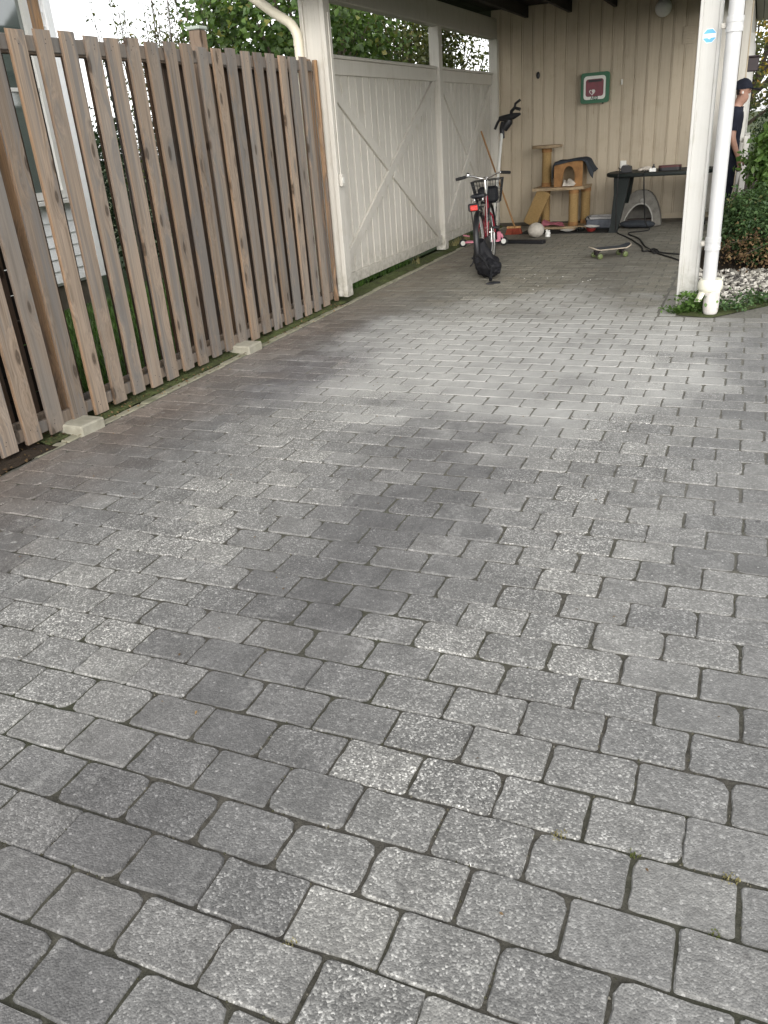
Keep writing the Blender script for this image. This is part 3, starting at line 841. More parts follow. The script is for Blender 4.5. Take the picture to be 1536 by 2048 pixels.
# front post on the open side: front board recessed between two cheek boards
MB().box((-0.370 - CX.x, 7.036 - CX.y, 1.285), (0.112, 0.11, 2.53), 0.003).box((-0.434 - CX.x, 7.028 - CX.y, 1.282), (0.024, 0.126, 2.526), 0.004).box((-0.306 - CX.x, 7.028 - CX.y, 1.282), (0.022, 0.126, 2.526), 0.004).build('post', MAT['white'], carport)
cp('post', (-3.60, 10.40, 1.275), (0.125, 0.125, 2.51))
cp('post', (-3.565, 12.825, 1.275), (0.125, 0.09, 2.51))
cp('beam', (-3.585, 9.90, 2.655), (0.115, 6.0, 0.25))
cp('beam', (-0.37, 9.90, 2.70), (0.10, 6.0, 0.25))
cp('fascia', (-1.97, 6.66, 2.75), (3.9, 0.05, 0.42))
roof = cp('roof', (-1.97, 9.78, 2.96), (3.95, 6.29, 0.09), 0.004, 'roof')  # roof front and fascia carried out, unseen, to shade the upper back wall
cw = 0.118
x = -3.86
while x < -0.1:
    cp('ceiling_board', (x + cw / 2, 9.79, 2.902), (cw - 0.006, 5.95 + .24, 0.018), 0.002, 'ceil', carport); x += cw
for x in (-3.1, -2.5, -1.9, -1.3, -0.75):
    cp('joist', (x, 9.79, 2.82), (0.048, 6.18, 0.14), 0.003, 'ceil')

# board screens between the carport posts
def screen(name, y0, y1, label):
    root = empty(name, (-3.60, (y0 + y1) / 2, 0), label, 'screen', 'board screens of the carport')
    cy = (y0 + y1) / 2
    pitch = 0.1625
    n = int(round((y1 - y0) / pitch)); pitch = (y1 - y0) / n
    hp = pitch / 2
    me = MB().prism([(-.010, -hp + .0005), (.009, -hp + .0005), (.011, -hp + .0025), (.011, hp - .0275), (.009, hp - .0255), (-.003, hp - .0255), (-.003, hp - .0005), (-.010, hp - .0005)], -.95, .95).mesh('board', MAT['cream'])
    for i in range(n):
        place('board', me, root, (-0.0125, y0 + (i + .5) * pitch - cy, 1.105), (0, 0, 0))
    L = y1 - y0
    MB().box((0.012, 0, 2.022), (0.026, L, 0.128), 0.004).build('rail', MAT['cream'], root)
    MB().box((0.0, 0, 2.102), (0.085, L, 0.028), 0.004).build('top_cap', MAT['cream'], root)
    MB().box((0.012, 0, 0.150), (0.026, L, 0.105), 0.004).build('rail', MAT['cream'], root)
    # cross braces, cut square to the rails; one runs through, the other in two halves
    ya, yb, za, zb = -L / 2 + 0.05, L / 2 - 0.05, 0.21, 1.95
    ang = math.atan2(zb - za, yb - ya); D = math.hypot(zb - za, yb - ya)
    MB().box((0, 0, 0), (0.024, D - 0.05, 0.098), 0.003).build('brace', MAT['cream'], root, False, (0.0115, 0, (za + zb) / 2), (ang, 0, 0))
    for s in (-1, 1):
        hl = D / 2 - 0.10
        off = (D / 4 + 0.02) * s
        MB().box((0, 0, 0), (0.023, hl, 0.097), 0.003).build('brace', MAT['cream'], root, False, (0.0112, off * math.cos(-ang), (za + zb) / 2 + off * math.sin(-ang)), (-ang, 0, 0))
    return root
screen('board_screen', 7.21, 10.33, 'cream board screen with cross brace between the front and middle posts')
screen('board_screen', 10.47, 12.77, 'cream board screen with cross brace behind the bicycle')

# ------------------------------------------------------------------ house behind the carport
house = empty('house', (-1.85, 12.9, 0), 'beige house with vertical board wall closing the back of the carport', 'house')
HX = Vector(house.location)
prof = [(-0.078, 0.022), (-0.078, 0.0), (-0.074, -0.004), (0.050, -0.004), (0.053, 0.0), (0.053, 0.010), (0.061, 0.010), (0.061, 0.002), (0.064, -0.001), (0.074, -0.001), (0.0775, 0.002), (0.0775, 0.022)]
bm_ = MB().prism(prof, 0, 2.76)
wall_me = bm_.mesh('wall_board', MAT['wall'])
x = -3.615
while x < -0.30:
    place('wall_board', wall_me, house, (x + 0.078 - HX.x, 12.878 - HX.y, 0.128 + U(-.003, .003))); x += 0.156
MB().box((-1.9 - HX.x, 12.98 - HX.y, 1.6), (3.40, 0.155, 3.1), 0).build('wall_core', MAT['wall'], house)
MB().box((-0.245 - HX.x, 12.875 - HX.y, 1.50), (0.085, 0.035, 2.76), 0.004).build('corner_board', MAT['cream'], house)
MB().box((-1.90 - HX.x, 12.955 - HX.y, 0.06), (3.42, 0.10, 0.13), 0.006).build('foundation', MAT['found'], house)
MB().box((-0.520 - HX.x, 12.835 - HX.y, 1.49), (0.16, 0.05, 2.72), 0.005).build('pilaster', MAT['cream'], house)
# side of the house running away to the right of the carport
side = MB()
k = 0
y = 13.06
sb = MB().box((0, 0, 0), (0.022, 0.150, 2.68), 0.004).mesh('side_board', MAT['cream'])
while y < 19.4:
    place('side_board', sb, house, (-0.216 - HX.x, y + .078 - HX.y, 1.50)); y += 0.156
MB().box((-1.95 - HX.x, 16.25 - HX.y, 1.6), (3.43, 6.35, 3.1), 0).build('house_body', MAT['wall'], house)
MB().box((-1.95 - HX.x, 16.2 - HX.y, 0.04), (3.48, 6.4, 0.16), 0.005).build('foundation', MAT['found'], house)
for i, yb in enumerate((14.6, 17.0)):
    w_ = MB().ring([(-.55, -.7), (.55, -.7), (.55, .7), (-.55, .7)], [(-.47, -.62), (.47, -.62), (.47, .62), (-.47, .62)], 0, 0.06, T(-0.205 - HX.x, yb - HX.y, 1.65) @ RZ(math.pi / 2) @ RX(math.pi / 2)).build('window', MAT['white'], house)
    MB().box((-0.185 - HX.x, yb - HX.y, 1.65), (0.012, 0.95, 1.25), 0).build('pane', MAT['glass'], w_)
x = -0.20
while x < 0.42:
    MB().box((x + .058 - HX.x, 16.1 - HX.y, 2.90), (0.108, 6.9, 0.02), 0.003).build('soffit_board', MAT['soffit'], house); x += 0.118
MB().box((0.45 - HX.x, 16.1 - HX.y, 2.95), (0.03, 6.95, 0.2), 0.004).build('fascia', MAT['white'], house)
MB().prism([(-0.05, 2.925), (0.46, 2.925), (-1.95 + 1.0, 3.9), (-4.0, 3.9), (-4.6, 2.925)], 0, 6.95, T(-HX.x, 19.6 - HX.y, 0) @ RX(math.pi / 2)).build('roof', MAT['roof'], house)

# things fixed to the wall
aed = empty('defibrillator_cabinet', (-2.112, 12.872, 1.62), 'green wall cabinet with white framed window holding a red defibrillator', 'cabinet')
def rrect(hx, hz, r, k=4):
    pts = []
    for (sx, sz, a0) in ((1, 1, 0), (-1, 1, 90), (-1, -1, 180), (1, -1, 270)):
        for q in range(k):
            a = math.radians(a0 + 90 * q / (k - 1))
            pts.append((sx * (hx - r) + r * math.cos(a), sz * (hz - r) + r * math.sin(a)))
    return pts
MA = T(0, 0, 0.185) @ RX(math.pi / 2)      # local XY -> X, Z; extrusion towards the camera side (-Y)
MB().prism(rrect(.187, .182, .03), 0.0, 0.05, MA).build('back_shell', MAT['green_cab'], aed)
MB().prism(rrect(.194, .19, .035), 0.052, 0.105, MA).build('door', MAT['green_cab'], aed)
bez = MB().ring(rrect(.148, .146, .04), rrect(.122, .108, .032), 0.1055, 0.113, MA @ T(-0.004, 0.002, 0)).build('window_frame', MAT['panel_white'], aed)
pn = MB().prism(rrect(.121, .107, .031), 0.1055, 0.108, MA @ T(-0.004, 0.002, 0)).build('window_pane', MAT['aed_red'], aed)
MB().box((0.0, -0.109, 0.272), (0.18, 0.002, 0.028), 0.0008).build('case_handle', MAT['black'], pn)
def heart(s):
    pts = []
    for q in range(24):
        a = 2 * math.pi * q / 24
        pts.append((s * 16 * math.sin(a) ** 3 / 17, s * (13 * math.cos(a) - 5 * math.cos(2 * a) - 2 * math.cos(3 * a) - math.cos(4 * a)) / 17))
    return pts
MB().ring(heart(.044), heart(.033), 0.1085, 0.111, MA @ T(-0.035, -0.052, 0)).prism([(0.002, .03), (0.034, .026), (0.02, -.018), (-.004, -.038), (0.008, -.006), (-.006, -.004)], 0.1086, 0.1108, MA @ T(-0.035, -0.048, 0)).build('heart_symbol', MAT['panel_white'], pn)
let = MB()
def stroke(x0, z0, x1, z1, w=0.008):
    a = math.atan2(z1 - z0, x1 - x0)
    let.box((0, 0, 0), (math.hypot(x1 - x0, z1 - z0) + w * .6, w, 0.002), 0, MA @ T((x0 + x1) / 2, (z0 + z1) / 2, 0.1142) @ RZ(a))
zb, zt = -0.140, -0.108
stroke(-.052, zb, -.038, zt); stroke(-.024, zb, -.038, zt); stroke(-.045, zb + .011, -.031, zb + .011, .005)
stroke(-.012, zb, -.012, zt); stroke(-.012, zt, .010, zt); stroke(-.012, zb + .016, .006, zb + .016); stroke(-.012, zb, .010, zb)
stroke(.022, zb, .022, zt); stroke(.022, zt, .036, zt); stroke(.036, zt, .044, zt - .010); stroke(.044, zt - .010, .044, zb + .010); stroke(.044, zb + .010, .036, zb); stroke(.036, zb, .022, zb)
let.build('lettering', MAT['green_print'], bez)
MB().box((0.11, -0.075, -0.012), (0.02, 0.03, 0.02), 0.004).build('latch', MAT['black'], aed)

o = MB().ell((0, 0, 0), (.028, .02, .045), 12, 8).build('motion_sensor', MAT['black'], None, True, (-2.93, 12.858, 2.03)); tag(o, 'small black oval sensor on the wall above the cat tree', 'sensor')
o = MB().box((0, -.012, 0), (0.022, 0.02, 0.07), 0.003).box((0.006, -.028, -.015), (0.012, 0.02, 0.03), 0.002).build('wall_hook', MAT['panel_white'], None, False, (-1.765, 12.872, 1.85)); tag(o, 'small white hook on the wall beside the green cabinet', 'hook')
o = MB().box((0, -.012, 0), (0.085, 0.024, 0.10), 0.006).box((0, -.026, 0), (0.055, 0.006, 0.06), 0.002).build('wall_socket', MAT['panel_white'], None, False, (-1.69, 12.872, 0.80)); tag(o, 'white power socket on the wall above the dark table', 'socket')
o = MB().box((0, -.006, 0), (0.17, 0.012, 0.2), 0.003)
for q in range(5): o.box((0, -.015, -.07 + .035 * q), (0.14, 0.008, 0.018), 0.002)
o = o.build('wall_vent', MAT['wall'], None, False, (-0.93, 12.872, 2.33)); tag(o, 'small slatted vent high on the beige wall', 'vent')
lamp = empty('globe_lamp', (-1.27, 12.75, 2.66), 'unlit white globe lamp high on the back wall', 'lamp')
MB().ell((0, 0, 0), (.105, .105, .105), 20, 12).build('globe', MAT['globe'], lamp, True)
MB().tube([(0, 0.09, 0.03), (0, 0.125, 0.03)], 0.05, 12).build('base', MAT['panel_white'], lamp, True)

# ------------------------------------------------------------------ fittings on the posts
dp = empty('downpipe', (-0.207, 6.84, 0), 'white downpipe fixed to the right white carport post', 'downpipe')
MB().tube([(0, 0.02, 0.235), (0, 0.02, 2.62)], 0.0505, 20).build('pipe', MAT['pipe'], dp, True)
for z in (0.515, 1.955):
    bk = MB().lathe([(.0512, -.045), (.0565, -.043), (.0565, -.016), (.0545, -.012), (.0545, .012), (.0565, .016), (.0565, .05), (.0512, .052)], 20, T(0, 0.02, z)).build('bracket', MAT['pipe'], dp)
    MB().box((-0.070, 0.055, z), (0.035, 0.05, 0.035), 0.006).build('clip', MAT['cream'], bk)
# torn plastic collar
cl_ = MB()
prof_c = [(.052, .245), (.074, .258), (.088, .235), (.090, .195), (.080, .170), (.062, .160)]
cl_.lathe(prof_c, 18, T(0.012, 0.0, 0))
cl_.add([(.07, -.03, .19), (.095, -.04, .285), (.10, .02, .275), (.088, .03, .20)], [(0, 1, 2, 3)])
cl_.add([(-.06, -.055, .175), (-.015, -.075, .165), (-.045, -.105, .105), (-.09, -.085, .10)], [(0, 1, 2, 3)])
cl_.add([(.03, -.08, .175), (.09, -.045, .20), (.085, -.06, .145), (.02, -.09, .15)], [(0, 1, 2, 3)])
co = cl_.build('torn_collar', MAT['torn'], dp, True)
sm = co.modifiers.new('thick', 'SOLIDIFY'); sm.thickness = 0.003
o = MB().lathe([(.030, -.02), (.046, 0.0), (.054, .02), (.0585, .06), (.0590, .165), (.052, .168), (.050, .10)], 22).build('drain_stub', MAT['old_pipe'], None, True, (-0.176, 6.80, 0.0))
tag(o, 'stained pale drain stub rising from the paving below the downpipe', 'pipe')
dl = empty('downpipe', (-3.70, 7.0, 0), 'cream downpipe with curved elbow behind the fence end', 'downpipe')
pts = [(0.045, 0.02, 0.05), (0.045, 0.02, 2.20)]
for q in range(1, 7):
    a = q / 6 * math.radians(52)
    pts.append((0.045 - 0.19 * (1 - math.cos(a)), 0.02, 2.20 + 0.19 * math.sin(a)))
pts += [(-0.16, 0.02, 2.43), (-0.40, 0.02, 2.60)]
MB().tube(pts, 0.040, 16).build('pipe', MAT['cream_pipe'], dl, True)
MB().tube([(0.045, 0.02, 2.165), (0.045, 0.02, 2.21)], 0.043, 16).build('joint_ring', MAT['cream_pipe'], dl, True)
sw = empty('light_switch', (-3.402, 7.09, 1.09), 'small cream switch box with cable on the front left post', 'switch')
MB().box((0.012, 0, 0), (0.03, 0.062, 0.105), 0.006).build('housing', MAT['cream'], sw)
MB().box((0.029, 0, 0), (0.006, 0.038, 0.05), 0.002).build('rocker', MAT['panel_white'], sw)
MB().tube([(0.004, 0, 0.05), (0.004, 0, 0.20), (0.004, 0.01, 1.3)], 0.005, 6).build('cable', MAT['cream'], sw, True)
st = empty('sticker', (-0.370, 6.9805, 1.912), 'blue and white octagonal sticker on the right white post', 'sticker')
oc = [(0.047 * math.cos(math.radians(22.5 + 45 * q)), 0.049 * math.sin(math.radians(22.5 + 45 * q))) for q in range(8)]
MB().prism(oc, 0, 0.0012, RX(math.pi / 2)).build('backing', MAT['sticker_white'], st)
o1 = [(x * .93, z * .93) for x, z in oc]
MB().prism([(-.0175, .0405), (.0175, .0405), (.040, .018), (.040, .014), (-.040, .014), (-.040, .018)][::-1], 0.0014, 0.0022, RX(math.pi / 2)).prism([(-.0175, -.0405), (.0175, -.0405), (.040, -.018), (.040, -.013), (.012, -.013), (.0, -.022), (-.012, -.013), (-.040, -.013), (-.040, -.018)], 0.0014, 0.0022, RX(math.pi / 2)).build('blue_print', MAT['sticker_blue'], st)

# ------------------------------------------------------------------ bicycle
bike = empty('bicycle', (-2.57, 8.73, 0), 'red step-through bicycle with black front basket and red rear light', 'bicycle', None, (0, math.radians(-4), math.radians(9)))
BS = 0.9
MBK = Matrix.Scale(BS, 4)
def wheel(y):
    w = MB()
    n = 36
    ring = [(0, y + .325 * math.cos(2 * math.pi * q / n), .34 + .325 * math.sin(2 * math.pi * q / n)) for q in range(n + 1)]
    wh = MB().tube([(-.035, y, .34), (.035, y, .34)], .022, 10, MBK).build('wheel', MAT['chrome'], bike, True)
    MB().tube(ring, .0175, 8, MBK, False).build('tyre', MAT['rubber'], wh, True)
    MB().tube([(0, y + .302 * math.cos(2 * math.pi * q / n), .34 + .302 * math.sin(2 * math.pi * q / n)) for q in range(n + 1)], .011, 6, MBK, False).build('rim', MAT['alu'], wh, True)
    sp = MB()
    for q in range(24):
        a = 2 * math.pi * q / 24; b = a + (0.5 if q % 2 else -0.5)
        sp.tube([(.028 * (1 if q % 4 < 2 else -1), y + .02 * math.cos(b), .34 + .02 * math.sin(b)), (0, y + .30 * math.cos(a), .34 + .30 * math.sin(a))], .0016, 4, MBK, False)
    sp.build('spokes', MAT['chrome'], wh)
    return wh
wheel(0.0); wheel(1.06)
def fender(y, a0, a1):
    f = MB(); vv = []; ff = []
    n = 18
    for q in range(n + 1):
        a = math.radians(a0 + (a1 - a0) * q / n)
        for k, (sx, dr) in enumerate(((-.030, -.012), (-.022, .004), (0, .010), (.022, .004), (.030, -.012))):
            r = .358 + dr
            vv.append((sx, y + r * math.cos(a), .34 + r * math.sin(a)))
    for q in range(n):
        for k in range(4): ff.append((q * 5 + k, q * 5 + k + 1, q * 5 + k + 6, q * 5 + k + 5))
    f.add(vv, ff, 0, MBK)
    o = f.build('mudguard', MAT['black'], bike, True)
    s = o.modifiers.new('thick', 'SOLIDIFY'); s.thickness = .003
    return o
fender(0, 35, 225); fender(1.06, -10, 150)
fr = MB()
BB, ST, HT, HB = (0, .45, .29), (0, .27, .66), (0, .86, .80), (0, .90, .62)
fr.tube([BB, (0, .60, .33), (0, .76, .47), HB], .021, 10, MBK).tube([BB, ST], .017, 10, MBK).tube([HT, HB], .021, 10, MBK)
fr.tube([(0, .36, .47), (0, .55, .46), (0, .74, .60), (0, .875, .72)], .016, 10, MBK)
for s in (-1, 1):
    fr.tube([(s * .02, .45, .29), (s * .055, 0, .34)], .010, 8, MBK).tube([(s * .012, .30, .60), (s * .055, 0, .34)], .008, 8, MBK)
    fr.tube([(s * .02, .91, .60), (s * .048, .95, .55), (s * .052, 1.06, .34)], .012, 8, MBK)
fr.build('frame', MAT['red'], bike, True)
MB().tube([(0, .27, .66), (0, .235, .80)], .013, 10, MBK).build('seat_post', MAT['chrome'], bike, True)
sd = MB()
vv = []; ff = []
prf = [(-.13, .02, .02), (-.12, .085, .05), (-.06, .105, .055), (0, .085, .05), (.06, .042, .045), (.12, .028, .04), (.15, .012, .015)]
for (yy_, hw, hh) in prf:
    for q in range(10):
        a = 2 * math.pi * q / 10
        vv.append((hw * math.cos(a), .22 + yy_, .845 + hh * .55 * math.sin(a) + (.015 if yy_ < -.05 else 0)))
for i in range(len(prf) - 1):
    for q in range(10): ff.append((i * 10 + q, i * 10 + (q + 1) % 10, (i + 1) * 10 + (q + 1) % 10, (i + 1) * 10 + q))
ff += [tuple(range(10)), tuple(range(60, 70))[::-1]]
sa = sd.add(vv, ff, 0, MBK).build('saddle', MAT['navy'], bike, True)
for s in (-1, 1): MB().tube([(s * .05 + .015 * math.cos(q), .14 + .015 * math.sin(q), .79 + q * .0022) for q in np.arange(0, 20, .8)], .003, 5, MBK).build('saddle_spring', MAT['chrome'], sa, True)
MB().tube([HT, (0, .845, .92), (0, .865, 1.00)], .014, 10, MBK).box((0, .87, 1.005), (.05, .05, .035), .006, MBK).build('stem', MAT['chrome'], bike, True)
hb = MB().tube([(-.22, .73, 1.06), (-.16, .83, 1.055), (-.10, .875, 1.03), (-.04, .885, 1.01), (.04, .885, 1.01), (.10, .875, 1.03), (.16, .83, 1.055), (.22, .73, 1.06)], .0115, 8, MBK).build('handlebar', MAT['chrome'], bike, True)
for s in (-1, 1):
    MB().tube([(s * .21, .75, 1.06), (s * .30, .70, 1.05), (s * .335, .685, 1.045)], [.017, .019, .018], 10, MBK).build('grip', MAT['rubber'], hb, True)
    MB().tube([(s * .19, .80, 1.055), (s * .24, .80, 1.04), (s * .32, .765, 1.03)], .006, 6, MBK).build('brake_lever', MAT['black'], hb, True)
MB().lathe([(.0, .035), (.018, .03), (.028, .012), (.028, 0), (.010, 0)][::-1], 12, MBK @ T(-.20, .79, 1.07)).build('bell', MAT['chrome'], hb, True)
# wire basket: real wires on a tapered frame
bk = MB()
zt_, zb_ = .975, .70
def bpt(u, w):   # u round the rim 0..4, w 0 bottom .. 1 top
    hx, hy = .145 + .05 * w, .10 + .04 * w
    s = int(u) % 4; f = u - int(u)
    cs = [(-hx, -hy), (hx, -hy), (hx, hy), (-hx, hy)]
    a, b = cs[s], cs[(s + 1) % 4]
    return (a[0] + (b[0] - a[0]) * f, 1.08 + a[1] + (b[1] - a[1]) * f, zb_ + (zt_ - zb_) * w)
for w in (0, .2, .4, .6, .8, 1.0):
    bk.tube([bpt(u, w) for u in (0, 1, 2, 3, 4)], .0065 if w == 1 else .0028, 5, MBK, False)
for q in range(44): bk.tube([bpt(q / 11, 0), bpt(q / 11, 1)], .0021, 4, MBK, False)
for q in range(8): bk.tube([(-.12 + .034 * q, .99, zb_), (-.12 + .034 * q, 1.17, zb_)], .0021, 4, MBK, False)
bas = bk.build('basket', MAT['black'], bike)
MB().tube([(-.10, 1.05, .70), (-.05, 1.06, .36)], .005, 6, MBK).tube([(.10, 1.05, .70), (.05, 1.06, .36)], .005, 6, MBK).build('basket_stay', MAT['black'], bas)
MB().box((0.0, 1.08, .80), (.25, .16, .20), .03, MBK).build('basket_liner', MAT['navy'], bas)
# carrier and rear light
rk = MB()
for s in (-1, 1): rk.tube([(s * .055, .20, .74), (s * .06, -.26, .745), (s * .04, -.30, .745)], .006, 6, MBK).tube([(s * .06, -.12, .74), (s * .06, 0, .34)], .005, 6, MBK)
for q in range(4): rk.tube([(-.055, .12 - .1 * q, .745), (.055, .12 - .1 * q, .745)], .005, 6, MBK)
rk.build('carrier', MAT['black'], bike)
lt = MB().box((0, -.315, .775), (.125, .03, .085), .012, MBK).build('rear_light', MAT['black'], bike)
MB().box((.005, -.334, .770), (.085, .014, .058), .01, MBK).build('lens', MAT['lens'], lt)
MB().prism([(-.30 + .02, .27), (.0, .285), (.47, .20), (.56, .25), (.56, .33), (.47, .375), (0, .39), (-.03, .34)], 0.048, 0.066, MBK @ Matrix(((0, 0, 1, 0), (1, 0, 0, 0), (0, 1, 0, 0), (0, 0, 0, 1)))).build('chain_guard', MAT['black'], bike)
for (s, ang) in ((-1, -95), (1, 85)):
    a = math.radians(ang)
    e = (s * .085, .45 + .165 * math.cos(a), .29 + .165 * math.sin(a))
    cr = MB().tube([(s * .07, .45, .29), e], .009, 8, MBK).build('crank', MAT['chrome'], bike, True)
    MB().box((s * .14, e[1], e[2]), (.09, .085, .025), .006, MBK).build('pedal', MAT['black'], cr)
MB().tube([(-.05, .36, .27), (-.16, .25, .075), (-.185, .23, .055)], .009, 8, MBK).build('kickstand', MAT['black'], bike, True)
MB().tube([(.03, .88, .98), (.02, .70, .80), (.024, .52, .42), (.022, .47, .30)], .0045, 6, MBK).build('cable', MAT['alu'], bike, True)

# black soft thing behind the wheel
sb_ = empty('black_bag', (-2.43, 8.47, 0), 'limp black bag with flared tail on the paving behind the bicycle', 'bag')
b1 = MB()
vv = []; ff = []
prf = [((-.11, .06, .36), .045, .05), ((-.09, .03, .28), .085, .07), ((-.055, .0, .20), .118, .10), ((-.005, -.03, .13), .140, .125), ((.03, -.07, .075), .125, .07), ((.06, -.13, .055), .07, .045), ((.08, -.19, .05), .035, .03)]
for (c, rx, ry) in prf:
    for q in range(14):
        a = 2 * math.pi * q / 14
        vv.append((c[0] + rx * math.cos(a) + U(-.006, .006), c[1] + ry * math.sin(a) * .8 + U(-.006, .006), max(.004, c[2] + .35 * ry * math.sin(a) + U(-.004, .004))))
for i in range(len(prf) - 1):
    for q in range(14): ff.append((i * 14 + q, i * 14 + (q + 1) % 14, (i + 1) * 14 + (q + 1) % 14, (i + 1) * 14 + q))
ff += [tuple(range(14)), tuple(range(84, 98))[::-1]]
b1.add(vv, ff); b1.ell((.01, -.04, .10), (.145, .12, .097), 14, 8, None, 0, .04)
bo_ = b1.build('body', MAT['bag_cloth'], sb_, True)
ss_ = bo_.modifiers.new('soft', 'SUBSURF'); ss_.levels = 2; ss_.render_levels = 2
tx_ = bpy.data.textures.new('folds', 'CLOUDS'); tx_.noise_scale = 0.055; tx_.noise_depth = 2
dsp = bo_.modifiers.new('folds', 'DISPLACE'); dsp.texture = tx_; dsp.strength = 0.045; dsp.mid_level = 0.55
MB().tube([(.05, -.15, .16), (.09, -.22, .12), (.11, -.30, .06), (.115, -.34, .03)], [.022, .018, .02, .03], 8, None, True, 0, .6).build('strap', MAT['navy'], sb_, True)
MB().prism([(-.04, -.06), (.012, -.03), (.075, .035), (.05, .055), (.0, .05), (-.03, .0)], 0.004, 0.018, T(.15, -.41, 0) @ RZ(-.1)).build('tail', MAT['navy'], sb_)
MB().tube([(-.14, .04, .33), (-.10, -.05, .24), (.0, -.13, .17), (.06, -.17, .10)], .012, 8).build('cord', MAT['black'], sb_, True)

# ------------------------------------------------------------------ scooter, tools in the corner
sc = empty('kick_scooter', (-3.15, 10.72, 0), 'pink child kick scooter with black wheels behind the bicycle', 'scooter', None, (0, 0, math.radians(12)))
MB().prism([(-.23, -.05), (-.19, -.062), (.12, -.062), (.20, -.03), (.23, 0), (.20, .03), (.12, .062), (-.19, .062), (-.23, .05)], .058, .078, None).box((.21, 0, .12), (.05, .045, .12), .008, T(0, 0, 0)).build('deck', MAT['pink'], sc)
MB().tube([(.235, 0, .15), (.26, 0, .09)], .018, 8).build('fork', MAT['pink'], sc, True)
for (x, r) in ((-.26, .055), (.27, .058)):
    w_ = MB().tube([(x, -.016, r), (x, .016, r)], r * .95, 18).build('wheel', MAT['rubber'], sc, True)
    MB().tube([(x, -.018, r), (x, .018, r)], r * .55, 14).build('hub', MAT['panel_white'], w_, True)
MB().box((-.24, 0, .10), (.09, .05, .01), .003, RY(.2)).build('brake', MAT['pink'], sc)

tool = empty('long_handled_tool', (-2.95, 11.05, 0), 'long tool with silver pole, black grips and flat black foot bar', 'tool')
Mt = Matrix.Identity(4)
MB().tube([(-.215, .25, .20), (-.30, 1.02, 1.34)], .021, 12).build('pole', MAT['panel_white'], tool, True)
MB().tube([(-.215, .25, .20), (-.23, .40, .42)], .021, 10).build('lower_sleeve', MAT['black'], tool, True)
MB().tube([(-.23, .25, .20), (-.09, .08, .05)], [.045, .055], 10).build('arm', MAT['black'], tool, True)
MB().box((.27, -.04, .026), (.66, .10, .05), .006, RZ(-.22)).build('foot_bar', MAT['black'], tool)
gm = MB()
gx, gy, gz = -.30, 1.03, 1.36
gm.tube([(gx + .01, gy - .02, gz - .10), (gx - .0, gy, gz + .02), (gx + .02, gy + .02, gz + .10)], [.034, .036, .040], 10)
gm.tube([(gx + .02, gy + .02, gz + .02), (gx + .09, gy + .01, gz + .10), (gx + .10, gy + .01, gz + .15)], [.055, .06, .04], 10)
gm.tube([(gx - .04, gy + .02, gz + .15), (gx + .05, gy + .0, gz + .15), (gx + .17, gy - .02, gz + .17), (gx + .27, gy - .05, gz + .19)], [.030, .045, .042, .016], 10)
gm.build('head', MAT['black'], tool, True)
MB().tube([(gx - .03, gy + .02, gz + .15), (gx - .07, gy + .03, gz + .10), (gx - .11, gy + .03, gz + .02)], .019, 8).build('grip', MAT['black'], tool, True)
MB().tube([(gx + .13, gy - .01, gz + .18), (gx + .14, gy - .02, gz + .23), (gx + .19, gy - .04, gz + .27), (gx + .27, gy - .05, gz + .245)], .022, 8).tube([(gx + .19, gy - .04, gz + .26), (gx + .20, gy - .04, gz + .32), (gx + .27, gy - .06, gz + .36)], .017, 8).build('grip', MAT['black'], tool, True)

br = empty('broom', (-3.04, 11.92, 0), 'broom with wooden handle and red brown bristles leaning on the screen', 'broom')
MB().tube([(.02, -.03, .10), (-.505, .14, 1.37)], .0125, 8).build('handle', MAT['broom_wood'], br, True)
MB().box((0, 0, .095), (.20, .06, .03), .006, RZ(.1)).build('head', MAT['broom_wood'], br)
bb = MB()
vv = [(-.095, -.03, .08), (.095, -.03, .08), (.095, .03, .08), (-.095, .03, .08), (-.12, -.055, .0), (.12, -.055, .0), (.12, .055, .0), (-.12, .055, .0)]
bb.add(vv, [(0, 3, 2, 1), (4, 5, 6, 7), (0, 1, 5, 4), (1, 2, 6, 5), (2, 3, 7, 6), (3, 0, 4, 7)], 0, RZ(.1))
for q in range(60):
    x, y = U(-.09, .09), U(-.028, .028)
    bb.tube([(x, y, .08), (x * 1.35, y * 2.2, .002)], .004, 3)
bb.build('bristles', MAT['bristle'], br)

# ------------------------------------------------------------------ cat tree and things round it
ct = empty('cat_tree', (-2.50, 12.50, 0), 'tan cat tree with sisal posts, ramp, box and top platform', 'cat tree')
MB().box((.02, -.02, .027), (.80, .44, .035), .008).build('base', MAT['beige_plush'], ct)
MB().prism([(-.36, -.24), (.20, -.24), (.36, -.18), (.40, -.02), (.40, .26), (-.36, .26)], .535, .572).build('middle_platform', MAT['beige_plush'], ct)
for (x, y, z0, z1, r) in ((.215, -.13, .045, .535, .068), (.335, .16, .045, .535, .066), (-.22, .06, .572, 1.085, .066), (-.25, .18, .045, .535, .06)):
    p_ = MB().tube([(0, 0, 0), (0, 0, z1 - z0)], r, 16).build('sisal_post', MAT['sisal'], ct, True, (x, y, z0))
    for zz in (0, z1 - z0 - .055): MB().tube([(0, 0, zz + .001), (0, 0, zz + .054)], r + .006, 16).build('plush_cuff', MAT['brown_plush'], p_, True)
MB().lathe([(.0, 0), (.20, 0), (.212, .008), (.212, .032), (.20, .04), (0, .04)], 28, T(-.215, .06, 1.085)).build('top_platform', MAT['beige_plush'], ct, True)
Mr = Matrix.Identity(4)
